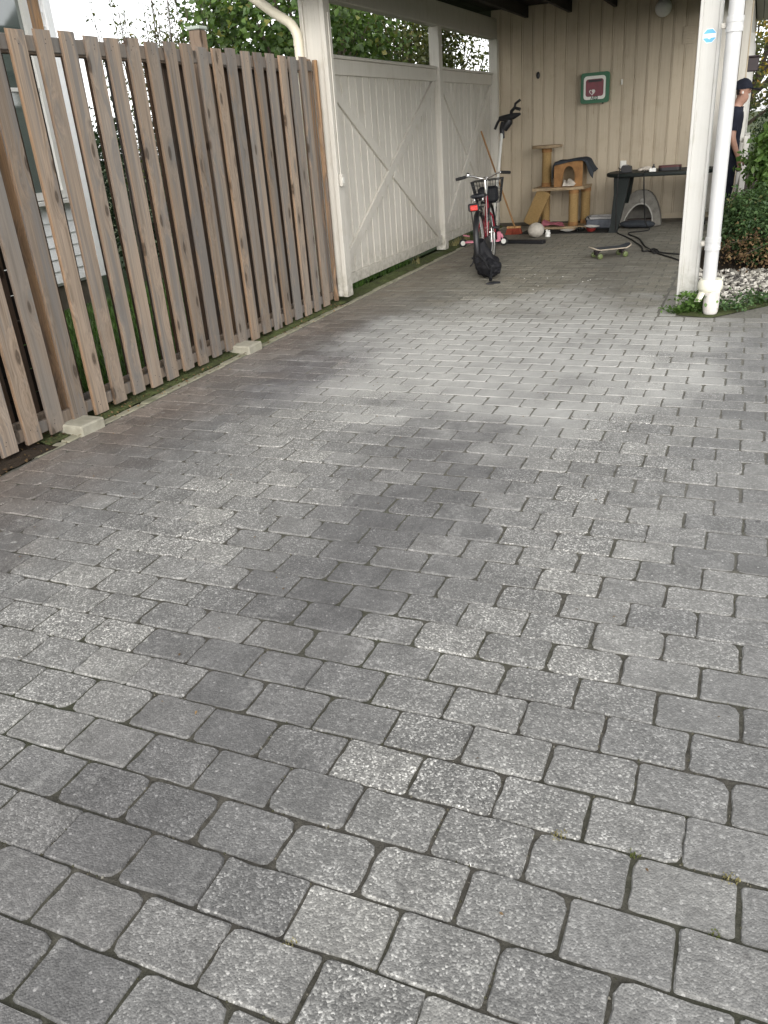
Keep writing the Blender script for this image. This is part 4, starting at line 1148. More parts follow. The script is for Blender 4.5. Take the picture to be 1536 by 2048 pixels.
# ramp from the middle platform down to the left
e0, e1 = Vector((-.19, -.20, .535)), Vector((-.43, -.10, .07))
ax = (e1 - e0).normalized(); wdt = Vector((1, -.10, -.28)); wdt = (wdt - ax * wdt.dot(ax)).normalized(); nn = ax.cross(wdt)
Mr = Matrix(((ax.x, wdt.x, nn.x, (e0.x + e1.x) / 2), (ax.y, wdt.y, nn.y, (e0.y + e1.y) / 2), (ax.z, wdt.z, nn.z, (e0.z + e1.z) / 2), (0, 0, 0, 1)))
MB().box((0, 0, 0), ((e1 - e0).length, .20, .035), .008, Mr).build('ramp', MAT['sisal'], ct)
# box with arched door
bx0, bx1, bz0, bz1, by0, by1 = -.07, .33, .573, .90, -.13, .20
arch = []
def rect_pts(hx0, hx1, z0, z1, n):
    pts = []
    per = [((hx1, z0), (hx1, z1)), ((hx1, z1), (hx0, z1)), ((hx0, z1), (hx0, z0)), ((hx0, z0), (hx1, z0))]
    for (a, b) in per:
        for q in range(n): pts.append((a[0] + (b[0] - a[0]) * q / n, a[1] + (b[1] - a[1]) * q / n))
    return pts
outer = rect_pts(bx0, bx1, bz0, bz1, 6)
cxm, dw = .14, .095
inner = []
for i in range(24):
    s, q = divmod(i, 6)
    q /= 6
    if s == 0: inner.append((cxm + dw * .85, bz0 + .02 + q * .13))
    elif s == 1: a = math.pi * q * 1.0; inner.append((cxm + dw * .85 * math.cos(a), bz0 + .15 + .12 * math.sin(a)))
    elif s == 2: inner.append((cxm - dw * .85 - .02 * q, bz0 + .15 - q * .13))
    else: inner.append((cxm - dw * .85 - .02 + (1.7 * dw + .02) * q, bz0 + .02))
Mf = T(0, by0, 0) @ RX(math.pi / 2)
cb = MB().ring(outer, inner, 0, 0.015, Mf).build('box_front', MAT['brown_plush'], ct)
MB().box((bx0 + .008, (by0 + by1) / 2, (bz0 + bz1) / 2), (.016, by1 - by0 - .002, bz1 - bz0 - .002), 0).box((bx1 - .008, (by0 + by1) / 2, (bz0 + bz1) / 2), (.016, by1 - by0 - .002, bz1 - bz0 - .002), 0).box(((bx0 + bx1) / 2, by1 - .01, (bz0 + bz1) / 2), (bx1 - bx0 - .034, .016, bz1 - bz0 - .004), 0).box(((bx0 + bx1) / 2, (by0 + by1) / 2, bz1 - .01), (bx1 - bx0 - .034, by1 - by0 - .04, .016), 0).build('box_walls', MAT['beige_plush'], ct)

def cloth(name, mat, f, nu, nv, label, cat, loc, thick=0.012):
    vv, ff = [], []
    for j in range(nv + 1):
        for i in range(nu + 1): vv.append(f(i / nu, j / nv))
    for j in range(nv):
        for i in range(nu):
            a = j * (nu + 1) + i
            ff.append((a, a + 1, a + nu + 2, a + nu + 1))
    o = MB().add(vv, ff).build(name, mat, None, True, loc)
    s = o.modifiers.new('thick', 'SOLIDIFY'); s.thickness = thick; s.offset = 1
    ss = o.modifiers.new('soft', 'SUBSURF'); ss.levels = 1; ss.render_levels = 1
    return tag(o, label, cat)
def blanket_f(u, v):
    # u runs left to right over the box, v back to front
    L = -.27 + u * .86
    hw, top = .215, .915
    if L < -hw: x, z = -hw - .012 - (-L - hw) * .10, top - (-hw - L) * 4.2
    elif L > hw: x, z = hw + .03 + (L - hw) * .30, top - (L - hw) * 0.42
    else: x, z = L, top + .012 * math.sin(9 * L) + .008
    y = -.185 + (1 - v) * .42
    if v > .78:
        k = (v - .78) / .22
        y = -.165 - .014 * k; z -= k * (.035 + .085 * max(0, u - .55) * 2 + .018 * math.sin(u * 9 + 1))
    return (x + .006 * math.sin(v * 8 + u * 3), y, z + .006 * math.sin(u * 14 + v * 6))
cloth('blanket', MAT['dark_cloth'], blanket_f, 26, 14, 'charcoal blanket draped over the box of the cat tree', 'blanket', (-2.37, 12.50, 0))
def towel_f(u, v):
    x = -.085 + u * .17 + .01 * math.sin(v * 7)
    y = -.215 + v * .20
    z = .58 + .05 * math.sin(math.pi * v) * (0.5 + .5 * math.sin(u * 9 + v * 4)) + .05 * v + .03 * max(0, math.sin(u * 13 + 2)) * v
    return (x, y, z)
cloth('towel', MAT['white_cloth'], towel_f, 16, 10, 'crumpled cream towel in the arched door of the cat tree box', 'towel', (-2.36, 12.52, 0), 0.01)
def pink_f(u, v):
    return (-.15 + u * .36 * (1 - .25 * v), -.10 + v * .24, .05 + .030 * math.sin(3 * u + 2 * v) ** 2 + .055 * v * (1 - u))
cloth('pink_cloth', MAT['pink_cloth'], pink_f, 12, 8, 'pink cloth lying on the base of the cat tree', 'cloth', (-2.58, 12.32, 0), 0.008)
o = MB().box((0, 0, .005), (1.30, .62, .008), .002).build('floor_mat', MAT['mat_cloth'], None, False, (-2.29, 12.15, -0.0005), (0, 0, -.03)); tag(o, 'thin black mat on the floor before the cat tree', 'mat')
o = MB().ell((0, 0, .098), (.112, .112, .098), 22, 14).build('ball', MAT['ball'], None, True, (-2.625, 11.50, 0.0)); tag(o, 'large off-white ball on the carport floor', 'ball')
o = MB().ell((0, 0, .045), (.038, .035, .032), 12, 8).ell((-.015, 0, .082), (.018, .018, .016), 10, 6).ell((.02, -.01, .078), (.014, .014, .012), 8, 6).lathe([(.034, 0), (.04, .01), (.03, .03)], 12).build('small_figurine', MAT['saucer'], None, True, (-2.475, 11.56, 0.0)); tag(o, 'tiny white ornament on the floor beside the ball', 'ornament')
dish = [(.04, 0), (.045, .004), (.10, .020), (.104, .024), (.098, .024), (.045, .009), (0, .008)]
o = MB().lathe(dish, 22).build('saucer', MAT['saucer'], None, True, (-2.29, 12.0, 0.0095)); tag(o, 'white saucer on the black mat left of the steel bowl', 'saucer')
o = MB().lathe([(.05, 0), (.062, .01), (.068, .045), (.074, .048), (.066, .044), (.055, .012), (0, .01)], 22).build('steel_bowl', MAT['steel'], None, True, (-2.115, 12.0, 0.0095)); tag(o, 'small shiny steel bowl on the black mat', 'bowl')
o = MB().lathe([(.04, 0), (.052, .004), (.07, .045), (.072, .048), (.066, .046), (.046, .012), (0, .01)], 22).build('red_bowl', MAT['red_bowl'], None, True, (-1.955, 11.94, 0.0095)); tag(o, 'red bowl on the black mat with a plate on top', 'bowl')
o = MB().lathe(dish, 22, Matrix.Scale(1.05, 4)).build('plate', MAT['saucer'], None, True, (-1.95, 11.945, 0.0575), (0, .06, 0)); tag(o, 'white plate sitting on top of the red bowl', 'plate')
gb = empty('storage_bag', (-1.90, 12.40, 0), 'low grey canvas bag with pale rim between cat tree and table', 'bag')
MB().box((0, 0, .075), (.36, .30, .13), .02).build('body', MAT['grey_bag'], gb)
MB().ring(rrect(.185, .155, .03), rrect(.155, .125, .03), .135, .165).build('rim', MAT['bag_top'], gb)
MB().tube([(-.17, -.16, .10), (-.19, -.17, .15), (-.15, -.17, .175), (-.13, -.165, .14)], .008, 6).build('handle', MAT['black'], gb, True)

# ------------------------------------------------------------------ table and things on and under it
tb = empty('plastic_table', (-1.10, 12.18, 0), 'dark green oval plastic garden table against the back wall', 'table')
tp_ = []
for q in range(40):
    a = 2 * math.pi * q / 40
    ex = 2 / 3.2
    tp_.append((math.copysign(abs(math.cos(a)) ** ex, math.cos(a)) * .70, math.copysign(abs(math.sin(a)) ** ex, math.sin(a)) * .40))
def offs(k): return [(x * k, y * (1 - (1 - k) * 1.75)) for x, y in tp_]
top = MB()
n = len(tp_)
rings_ = [(offs(.90), .738), (offs(.97), .742), (offs(.995), .735), (tp_, .722), (offs(.995), .700), (offs(.965), .692)]
vv = [(x, y, z) for pl, z in rings_ for x, y in pl]
ff = [tuple(range(n))] + [((i + 1) * n + k, (i + 1) * n + (k + 1) % n, i * n + (k + 1) % n, i * n + k) for i in range(5) for k in range(n)] + [tuple(range(5 * n, 6 * n))[::-1]]
smooth_by_angle(top.add(vv, ff).build('table_top', MAT['dark_green'], tb), 50)
for (sx, sy) in ((-1, -1), (-1, 1), (1, -1), (1, 1)):
    l = MB()
    x0, y0 = sx * .475, sy * .22; x1, y1 = sx * .545, sy * .33
    vv = []
    for (x, y, z, w) in ((x1, y1, 0, .055), (x1 - sx * .02, y1 - sy * .02, .12, .058), (x0 + sx * .01, y0, .48, .085), (x0, y0, .69, .105)):
        vv += [(x - w, y - .035, z), (x + w, y - .035, z), (x + w, y + .035, z), (x - w, y + .035, z)]
    ff = [(3, 2, 1, 0), (12, 13, 14, 15)] + [(i * 4 + k, i * 4 + (k + 1) % 4, i * 4 + 4 + (k + 1) % 4, i * 4 + 4 + k) for i in range(3) for k in range(4)]
    l.add(vv, ff).build('leg', MAT['dark_green'], tb)
TZ = 0.7405
ch = empty('battery_charger', (-1.545, 12.12, TZ), 'black boxy charger at the left end of the dark table', 'charger')
MB().prism([(-.075, 0), (.075, 0), (.065, .07), (.02, .085), (-.05, .085), (-.065, .06)], -.05, .05, RX(math.pi / 2)).build('housing', MAT['black'], ch)
MB().box((-.012, -.0, .088), (.06, .05, .008), .002).build('label_plate', MAT['bag_top'], ch)
MB().tube([(-.06, -.03, .03), (-.10, -.03, .06), (-.09, -.02, .03), (-.10, 0, .006)], .006, 6).build('cord', MAT['black'], ch, True)
o = MB().ell((0, 0, .028), (.085, .05, .028), 14, 8, None, 0, .12).ell((-.08, .0, .02), (.04, .03, .02), 10, 6, None, 0, .1).build('pale_rag', MAT['white_cloth'], None, True, (-1.285, 12.16, TZ), (0, 0, .25)); tag(o, 'crumpled pale yellow rag on the dark table', 'rag')
o = MB().box((0, 0, .022), (.085, .05, .044), .004).build('small_box', MAT['saucer'], None, False, (-1.19, 11.95, TZ), (0, 0, .1)); tag(o, 'small white box near the front of the dark table', 'box')
o = MB().lathe([(.018, 0), (.020, .005), (.020, .05), (.010, .06), (.010, .08), (0, .08)], 12).build('small_bottle', MAT['black'], None, True, (-1.20, 12.16, TZ)); tag(o, 'tiny dark bottle behind the white box on the table', 'bottle')
cu = empty('tool_case', (-0.99, 12.14, TZ), 'flat black case with dark red top on the table', 'case')
MB().prism(rrect(.145, .08, .05), 0, .035).build('case_base', MAT['black'], cu)
MB().prism(rrect(.143, .078, .05), .036, .058).build('case_lid', simple('dull_red_lid', (0.09, 0.03, 0.03), 0.7), cu)
o = MB().ell((0, 0, .018), (.03, .025, .018), 10, 6, None, 0, .2).tube([(-.18, -.03, .008), (-.1, .01, .008), (0, 0, .01), (.1, -.02, .008), (.22, .0, .008)], .005, 6).build('cable_bundle', MAT['black'], None, True, (-0.70, 12.10, TZ)); tag(o, 'tangled black cable on the table beside the white post', 'cable')

cv = empty('cat_cave', (-1.365, 12.52, 0), 'grey felt cat cave with arched opening under the table', 'cat bed')
def dome(k, s=1.0):
    pts = []
    for q in range(28):
        a = 2 * math.pi * q / 28
        # rounded triangle: flat floor, sides leaning to a rounded apex
        x = math.cos(a); z = math.sin(a)
        if z < 0: xx, zz = x * .285, .02 + z * .018
        else:
            zz = .02 + z * .47; xx = math.copysign(abs(x) ** .80, x) * .285 * (1 - .12 * z)
        pts.append((xx * s, .02 + (zz - .02) * s))
    return pts
def opening():
    pts = []
    for q in range(28):
        a = 2 * math.pi * q / 28
        x = math.cos(a); z = math.sin(a)
        if z < 0: pts.append((x * .19 - .02, .075 + z * .012))
        else: pts.append((math.copysign(abs(x) ** .9, x) * .19 * (1 - .18 * z) - .02 + .03 * z, .075 + z * .23))
    return pts
dm, op = dome(1), opening()
Mc = T(0, -.10, 0) @ RX(math.pi / 2)
MB().ring(dm, op, 0, .015, Mc).build('front_panel', MAT['grey_felt'], cv)
op2 = [(x * 1.06, .075 + (z - .075) * 1.06) for x, z in op]
MB().ring(op2, [(x * .965, .077 + (z - .075) * .965) for x, z in op], .0155, .024, Mc).build('piping', MAT['grey_piping'], cv)
n = 28
vv = [(x, -.10, z) for x, z in dm] + [(x * .98, .12, z * .97) for x, z in dm] + [(x * .80, .26, .02 + (z - .02) * .72) for x, z in dm]
ff = [(k, (k + 1) % n, n + (k + 1) % n, n + k) for k in range(n)] + [(n + k, n + (k + 1) % n, 2 * n + (k + 1) % n, 2 * n + k) for k in range(n)] + [tuple(range(2 * n, 3 * n))]
MB().add(vv, ff).build('shell', MAT['grey_felt'], cv, True)
MB().box((0, .06, .06), (.42, .26, .05), .02).build('cushion', MAT['inner_felt'], cv)
MB().lathe([(0, 0), (.03, 0), (.026, .006), (0, .009)], 14, T(.02, -.117, .345) @ RX(math.pi / 2)).build('badge', MAT['grey_piping'], cv, True)
b_ = MB()
b_.ell((0, 0, .055), (.24, .10, .052), 20, 8, None, 0, .05).ell((.12, -.02, .05), (.13, .08, .048), 14, 8, None, 0, .05)
o = b_.build('black_sack', MAT['dark_cloth'], None, True, (-1.385, 12.25, 0.003)); tag(o, 'flat black sack on the floor in front of the cat cave', 'sack')

# cables on the floor
def cable(name, pts, r, label):
    P = [Vector(p) for p in pts]
    out = []
    for i in range(len(P) - 1):      # Catmull-Rom
        a, b, c, d = P[max(i - 1, 0)], P[i], P[i + 1], P[min(i + 2, len(P) - 1)]
        for q in range(8):
            t = q / 8
            out.append(0.5 * ((2 * b) + (-a + c) * t + (2 * a - 5 * b + 4 * c - d) * t * t + (-a + 3 * b - 3 * c + d) * t ** 3))
    out.append(P[-1])
    o = MB().tube(out, r, 7).build(name, MAT['rubber'], None, True)
    return tag(o, label, 'cable')
cable('extension_cable', [(-1.60, 12.05, .742 + .010), (-1.60, 11.775, .735), (-1.60, 11.73, .60), (-1.60, 11.74, .2), (-1.58, 11.75, .02), (-1.46, 11.47, .009), (-1.278, 10.979, .009), (-1.103, 10.406, .009), (-1.046, 10.06, .009), (-0.968, 10.041, .010), (-0.772, 9.696, .009), (-0.607, 9.378, .009), (-0.5, 9.0, .009)], .0085, 'black cable hanging from the table end and snaking over the floor')
cable('extension_cable', [(-1.30, 12.3, .75), (-1.28, 11.80, .742), (-1.275, 11.765, .70), (-1.26, 11.80, .45), (-1.24, 11.95, .12), (-1.19, 12.05, .012), (-1.228, 11.879, .009), (-1.394, 11.756, .009), (-1.395, 11.557, .009), (-1.226, 11.152, .009), (-1.067, 10.442, .009), (-.968, 10.07, .026), (-.908, 9.887, .009), (-.880, 10.0, .010), (-.892, 10.109, .010), (-.943, 10.23, .010), (-.955, 10.078, .026), (-.861, 9.956, .012), (-.70, 9.83, .009), (-.45, 9.70, .009)], .0085, 'black cable with a small loop lying beside the skateboard')

# ------------------------------------------------------------------ skateboard
sk = empty('skateboard', (-1.372, 9.70, 0), 'skateboard with black grip tape and lime green wheels', 'skateboard', None, (0, 0, math.radians(33)))
vv, ff = [], []
NU, NV = 24, 6
for i in range(NU + 1):
    u = -1 + 2 * i / NU
    x = u * .245
    hw = .095 * (1 - abs(u) ** 6) ** .5 if abs(u) < 1 else .004
    kick = max(0, abs(u) - .62) / .38
    z = .098 + .035 * kick ** 1.4
    for j in range(NV + 1):
        w = -1 + 2 * j / NV
        vv.append((x, max(hw, .008) * w, z + .006 * w * w))
for i in range(NU):
    for j in range(NV):
        a = i * (NV + 1) + j
        ff.append((a, a + NV + 1, a + NV + 2, a + 1))
dk = MB().add(vv, ff).build('deck', MAT['maple'], sk, True)
s = dk.modifiers.new('thick', 'SOLIDIFY'); s.thickness = .011; s.offset = -1
gp = MB().add([(x * .975, y * .94, z + .0012) for x, y, z in vv], ff).build('grip_tape', MAT['grip'], sk, True)
for sx in (-1, 1):
    tr = MB().box((sx * .150, 0, .077), (.07, .045, .022), .005).tube([(sx * .150, -.07, .038), (sx * .150, .07, .038)], .010, 8).box((sx * .150, 0, .052), (.028, .05, .035), .006).build('truck', MAT['rust'], sk)
    for sy in (-1, 1):
        w_ = MB().lathe([(.012, -.016), (.026, -.016), (.030, -.010), (.030, .010), (.026, .016), (.012, .016)], 18, T(sx * .150, sy * .085, .030) @ RX(math.pi / 2)).build('wheel', MAT['lime'], tr, True)

# ------------------------------------------------------------------ person at the house corner
def skin_body():
    J = {  # joint: (position, radius)
        'pelvis': ((0, 0, .93), (.155, .115)), 'waist': ((.01, 0, 1.08), (.14, .105)), 'chest': ((.03, 0, 1.26), (.165, .12)), 'neckb': ((.045, 0, 1.42), (.075, .07)),
        'neck': ((.07, 0, 1.475), (.055, .055)), 'jaw': ((.105, 0, 1.535), (.072, .066)), 'head': ((.10, 0, 1.635), (.097, .078)), 'crown': ((.09, 0, 1.70), (.075, .065)),
        'nose': ((.20, 0, 1.585), (.020, .018)), 'chin': ((.168, 0, 1.505), (.032, .034)),
        'shl': ((.02, .17, 1.385), (.065, .065)), 'ell': ((-.01, .24, 1.10), (.045, .045)), 'wrl': ((.10, .21, .87), (.030, .028)), 'hal': ((.13, .20, .79), (.038, .022)),
        'shr': ((.02, -.17, 1.385), (.065, .065)), 'elr': ((-.02, -.24, 1.10), (.045, .045)), 'wrr': ((.08, -.22, .87), (.030, .028)), 'har': ((.11, -.21, .79), (.038, .022)),
        'hil': ((.0, .095, .88), (.095, .095)), 'knl': ((.06, .10, .48), (.062, .062)), 'anl': ((.0, .10, .09), (.042, .042)), 'tol': ((.14, .11, .035), (.036, .034)),
        'hir': ((.0, -.095, .88), (.095, .095)), 'knr': ((.02, -.10, .48), (.062, .062)), 'anr': ((-.06, -.10, .09), (.042, .042)), 'tor': ((.08, -.11, .035), (.036, .034))}
    E = ['pelvis waist', 'waist chest', 'chest neckb', 'neckb neck', 'neck jaw', 'jaw head', 'head crown', 'head nose', 'jaw chin', 'chest shl', 'shl ell', 'ell wrl', 'wrl hal', 'chest shr', 'shr elr', 'elr wrr', 'wrr har',
         'pelvis hil', 'hil knl', 'knl anl', 'anl tol', 'pelvis hir', 'hir knr', 'knr anr', 'anr tor']
    for s, w, h in (('l', 'wrl', 'hal'), ('r', 'wrr', 'har')):     # fingers and thumb
        hp = J[h][0]; sg = 1 if s == 'l' else -1
        for q in range(4):
            b = (hp[0] - .022 + .016 * q, hp[1], hp[2] - .03)
            t1 = (b[0] + .004, b[1] - sg * .008, b[2] - .034); t2 = (t1[0] + .002, t1[1] - sg * .018, t1[2] - (.022, .030, .028, .018)[q])
            J[f'f{s}{q}a'] = (t1, (.0085, .0085)); J[f'f{s}{q}b'] = (t2, (.007, .007))
            E += [f'{h} f{s}{q}a', f'f{s}{q}a f{s}{q}b']
        t1 = (hp[0] + .045, hp[1] - sg * .01, hp[2] - .0); t2 = (hp[0] + .058, hp[1] - sg * .02, hp[2] - .032)
        J[f't{s}a'] = (t1, (.010, .010)); J[f't{s}b'] = (t2, (.008, .008))
        E += [f'{w} t{s}a', f't{s}a t{s}b']
    names = list(J)
    me = bpy.data.meshes.new('person_body')
    me.from_pydata([J[n_][0] for n_ in names], [tuple(names.index(q) for q in e.split()) for e in E], [])
    o = bpy.data.objects.new('person_body_rig', me); C.objects.link(o)
    md = o.modifiers.new('skin', 'SKIN'); md.use_smooth_shade = True
    sv = me.skin_vertices[0].data
    for i, n_ in enumerate(names): sv[i].radius = J[n_][1]; sv[i].use_root = (n_ == 'pelvis')
    sb2 = o.modifiers.new('sub', 'SUBSURF'); sb2.levels = 2; sb2.render_levels = 2
    dg = bpy.context.evaluated_depsgraph_get(); dg.update()
    res = bpy.data.meshes.new_from_object(o.evaluated_get(dg))
    bpy.data.objects.remove(o)
    return res
pm = skin_body()
pm.materials.clear()
pm.materials.append(MAT['skin'])
person = place('person', pm, None, (-0.295, 12.15, 0.0), (0, 0, math.radians(12)))
pm.polygons.foreach_set('use_smooth', [True] * len(pm.polygons))
tag(person, 'person in black cap and dark clothes walking past the house corner', 'person')
def shell_of(name, test, mat, off):
    """clothing: the body's own surface pushed out, cut at the hems"""
    V = [v.co.copy() for v in pm.vertices]; N = [v.normal.copy() for v in pm.vertices]
    keep = [p for p in pm.polygons if all(test(V[i]) for i in p.vertices)]
    ids = sorted({i for p in keep for i in p.vertices}); mp = {a: b for b, a in enumerate(ids)}
    mb = MB().add([V[i] + N[i] * (off + U(-.002, .002)) for i in ids], [tuple(mp[i] for i in p.vertices) for p in keep])
    return mb.build(name, mat, person, True)
shell_of('shirt', lambda c: (.86 < c.z < 1.445 and abs(c.y) < .20) or (abs(c.y) >= .15 and c.z > 1.16), MAT['tee'], .013)
shell_of('trousers', lambda c: c.z < .96 and c.z > .09 and abs(c.y) < .19, MAT['jeans'], .010)
shell_of('shoes', lambda c: c.z < .115, MAT['black'], .008)
cap = MB()
vv, ff = [], []
for i in range(7):
    th = math.pi / 2 * i / 6
    for k in range(20):
        a = 2 * math.pi * k / 20
        vv.append((.095 + .118 * math.cos(th) * math.cos(a), .096 * math.cos(th) * math.sin(a), 1.628 + .122 * math.sin(th) + .004 * math.cos(a)))
for i in range(6):
    for k in range(20): ff.append((i * 20 + k, i * 20 + (k + 1) % 20, (i + 1) * 20 + (k + 1) % 20, (i + 1) * 20 + k))
cap.add(vv, ff)
cap.prism([(.07, -.085), (.15, -.072), (.195, -.035), (.20, 0), (.195, .035), (.15, .072), (.07, .085)], 0, .009, T(.105, 0, 1.648) @ Matrix.Rotation(.22, 4, 'Y'))
cap.build('cap', MAT['tee'], person, True)
MB().ell((.075, -.083, 1.592), (.020, .010, .030), 10, 8).ell((.075, .083, 1.592), (.020, .010, .030), 10, 8).build('ears', MAT['skin'], person, True)
MB().ell((.085, -.095, 1.588), (.010, .008, .016), 8, 6).build('earbud', MAT['saucer'], person, True)
MB().ell((.165, -.032, 1.612), (.010, .012, .008), 8, 6).ell((.165, .032, 1.612), (.010, .012, .008), 8, 6).build('eyes', MAT['black'], person, True)
shell_of('hair', lambda c: 1.56 < c.z < 1.68 and c.x < .07, MAT['rust'], .006)

# ------------------------------------------------------------------ right side: rail, lamp box, pebbles, shrubs
rl = empty('white_railing', (-0.12, 13.35, 0), 'white painted wooden railing beside the house corner', 'railing')
for (y, h) in ((0, 1.06), (1.3, 1.06)): MB().box((0.02, y, h / 2), (.07, .07, h), .005).build('post', MAT['white'], rl)
for z in (.42, .70, .98): MB().box((0.02, .65, z), (.03, 1.22, .075), .004).build('rail', MAT['white'], rl)
for q in range(9): MB().box((-.012, .10 + q * .135, .58), (.022, .085, .90), .004).build('picket', MAT['white'], rl)
o = MB().box((0, 0, 0), (.14, .12, .17), .012).box((-.01, 0, .095), (.17, .15, .02), .005).tube([(-.07, 0, .02), (-.10, 0, .10), (-.10, 0, .22)], .006, 6).build('wall_lantern', MAT['rust'], None, False, (-0.125, 13.30, 1.93)); tag(o, 'dark brown square lantern on the side of the house', 'lantern')

def pebbles():
    vv, ff = [], []
    base = np.array([(1, 0, 0), (-1, 0, 0), (0, 1, 0), (0, -1, 0), (0, 0, 1), (0, 0, -1), (.6, .6, .6), (-.6, .6, .6), (.6, -.6, .6), (-.6, -.6, .6), (.6, .6, -.6), (-.6, .6, -.6), (.6, -.6, -.6), (-.6, -.6, -.6)])
    tri = []
    import itertools
    for sx in (0, 1):
        for sy in (2, 3):
            for sz in (4, 5):
                c = 6 + (sx == 1) + 2 * (sy == 3) + 4 * (sz == 5)
                f3 = [(sx, sy, c), (sy, sz, c), (sz, sx, c)]
                flip = ((sx == 1) + (sy == 3) + (sz == 5)) % 2
                tri += [q if not flip else q[::-1] for q in f3]
    V, F = [], []
    for q in range(2600):
        x, y = random.uniform(-.36, 1.6), random.uniform(6.95, 8.75)
        if y < 6.86 + max(0, x + .16) * 1.15: continue
        if math.hypot(x + .176, y - 6.80) < .09 or (x < -.26 and y < 7.12): continue
        s = random.uniform(.010, .024)
        R_ = RZ(U(0, 6.3)) @ RX(U(-.5, .5))
        o_ = len(V)
        sc_ = np.array([s * U(.9, 1.5), s * U(.8, 1.1), s * U(.5, .8)])
        for b in base:
            w = Vector(b * sc_ * U(.85, 1.12)); w = R_ @ w
            V.append((w.x + x, w.y + y, w.z + .006 + random.uniform(0, .014)))
        F += [tuple(i + o_ for i in t_) for t_ in tri]
    return MB().add(V, F).build('gravel', MAT['pebble'])
tag(pebbles(), 'pale white pebbles in the bed behind the downpipe', 'gravel', None, 'stuff')

def shrub(name, label, c, r, n_cl, per, spread, size, mat, aspect=.55, group=None, inner=.45, limbs=16, zmin=.03, cat='shrub', base=None):
    cl = clumps_in(c, r, n_cl, inner)
    cl[:, 2] = np.maximum(cl[:, 2], zmin + .03)
    bs = base or (c[0], c[1], 0.0)
    return tree(name, label, cat, bs, c[2] * 1.2, cl, per, spread, size, mat, c, .03, aspect, group, limbs, zmin=zmin)
GS = 'shrubs in the bed beside the carport'
shrub('low_shrub', 'dense low green shrub behind the white pebbles', (0.45, 9.25, .38), (.72, .72, .36), 560, 42, .055, .042, MAT['leaf_mid'], .55, GS, .55, 60, .04)
# dry twiggy underside of the low shrub
cl = clumps_in((0.40, 8.95, .22), (.75, .62, .20), 190, .2); cl[:, 2] = np.maximum(cl[:, 2], .05)
tree('dry_undergrowth', 'brown dry twigs and leaves under the low green shrub', 'undergrowth', (0.40, 8.95, 0), .35, cl, 16, .05, .034, MAT['leaf_dry'], (0.4, 8.95, .1), .02, .5, GS, 70, zmin=.03)
shrub('leafy_shrub', 'bright green broad-leaved shrub beside the walking person', (0.78, 11.3, .82), (.78, .85, .66), 260, 34, .085, .088, MAT['leaf_bright'], .6, GS, .55, 20)
shrub('hedge', 'dark green clipped hedge behind the bright shrub', (1.3, 14.6, .90), (1.35, 1.1, .98), 900, 34, .075, .045, MAT['leaf_dark'], .45, GS, .65, 20, cat='hedge')
# far golden trees
for (c, r, lab, mt) in (((2.0, 24.5, 3.0), (2.4, 2.0, 2.3), 'golden autumn tree beyond the dark hedge', 'leaf_gold'), ((-0.4, 30.0, 3.4), (2.6, 2.0, 2.6), 'olive green tree far behind the golden one', 'leaf_olive')):
    cl = clumps_in(c, r, 240, .4)
    tree('autumn_tree', lab, 'tree', (c[0], c[1], 0), c[2] * 1.1, cl, 24, .22, .13, MAT[mt], c, .14, .6, 'trees beyond the hedge', 24)
# bare twigs against the sky on the right
tw = MB()
for q in range(70):
    a = Vector((1.3 + U(-.8, .8), 26 + U(-1, 1), 3.0)); b = a + Vector((U(-1.3, 1.3), U(-.5, .5), U(1.2, 3.2)))
    tw.tube([a, a.lerp(b, .5) + Vector((U(-.2, .2), 0, U(-.1, .1))), b], [.03, .018, .005], 4, caps=False)
tt = empty('bare_tree', (1.3, 26, 0), 'bare branched tree top above the golden tree', 'tree')
tw2 = MB()
tw2.v = [(x - 1.3, y - 26, z) for x, y, z in tw.v]; tw2.f = tw.f; tw2.mi = tw.mi
tw2.tube([(0, 0, 0), (.05, 0, 1.8), (0, 0, 3.1)], [.14, .10, .08], 8).build('trunk', MAT['bark'], tt, True)

# weeds
def weed(name, label, c, n, h, spread, size, mat, group, aspect=.8, cat='weed'):
    P = np.stack([RNG.normal(0, spread, n), RNG.normal(0, spread, n), RNG.uniform(.01, h, n) ** 1.0], 1)
    P[:, :2] *= (0.5 + P[:, 2:3] / h * .7)
    N = unit(RNG.normal(size=(n, 3)) * .5 + np.array([0, 0, .9]))
    root = empty(name, c, label, cat, group)
    place('leaves', leaf_mesh('leaves', P, N, size, mat, aspect), root)
    st_ = MB()
    for q in range(min(40, n // 5 + 4)):
        e = P[RNG.integers(n)]
        st_.tube([(e[0] * .3, e[1] * .3, -.005), (e[0] * .7, e[1] * .7, e[2] * .6), tuple(e)], .0016, 4, caps=False)
    st_.build('stems', MAT['blade'], root)
    return root
GW = 'weeds round the foot of the right post'
weed('weed', 'lush green weed at the foot of the right white post', (-0.30, 6.87, 0), 300, .15, .065, .034, MAT['leaf_bright'], GW)
weed('weed', 'small green weed spilling left of the right white post', (-0.42, 6.82, 0), 150, .05, .055, .026, MAT['leaf_bright'], GW)
weed('weed', 'green ground weeds just right of the drain stub', (-0.02, 6.98, 0), 300, .06, .085, .026, MAT['leaf_mid'], GW)
weed('weed', 'green weed patch along the paving at the right picture edge', (0.18, 7.25, 0), 320, .08, .10, .028, MAT['leaf_mid'], GW)
weed('weed', 'tuft of weeds behind the drain stub by the pebbles', (-0.23, 7.0, 0), 160, .10, .05, .028, MAT['leaf_mid'], GW)
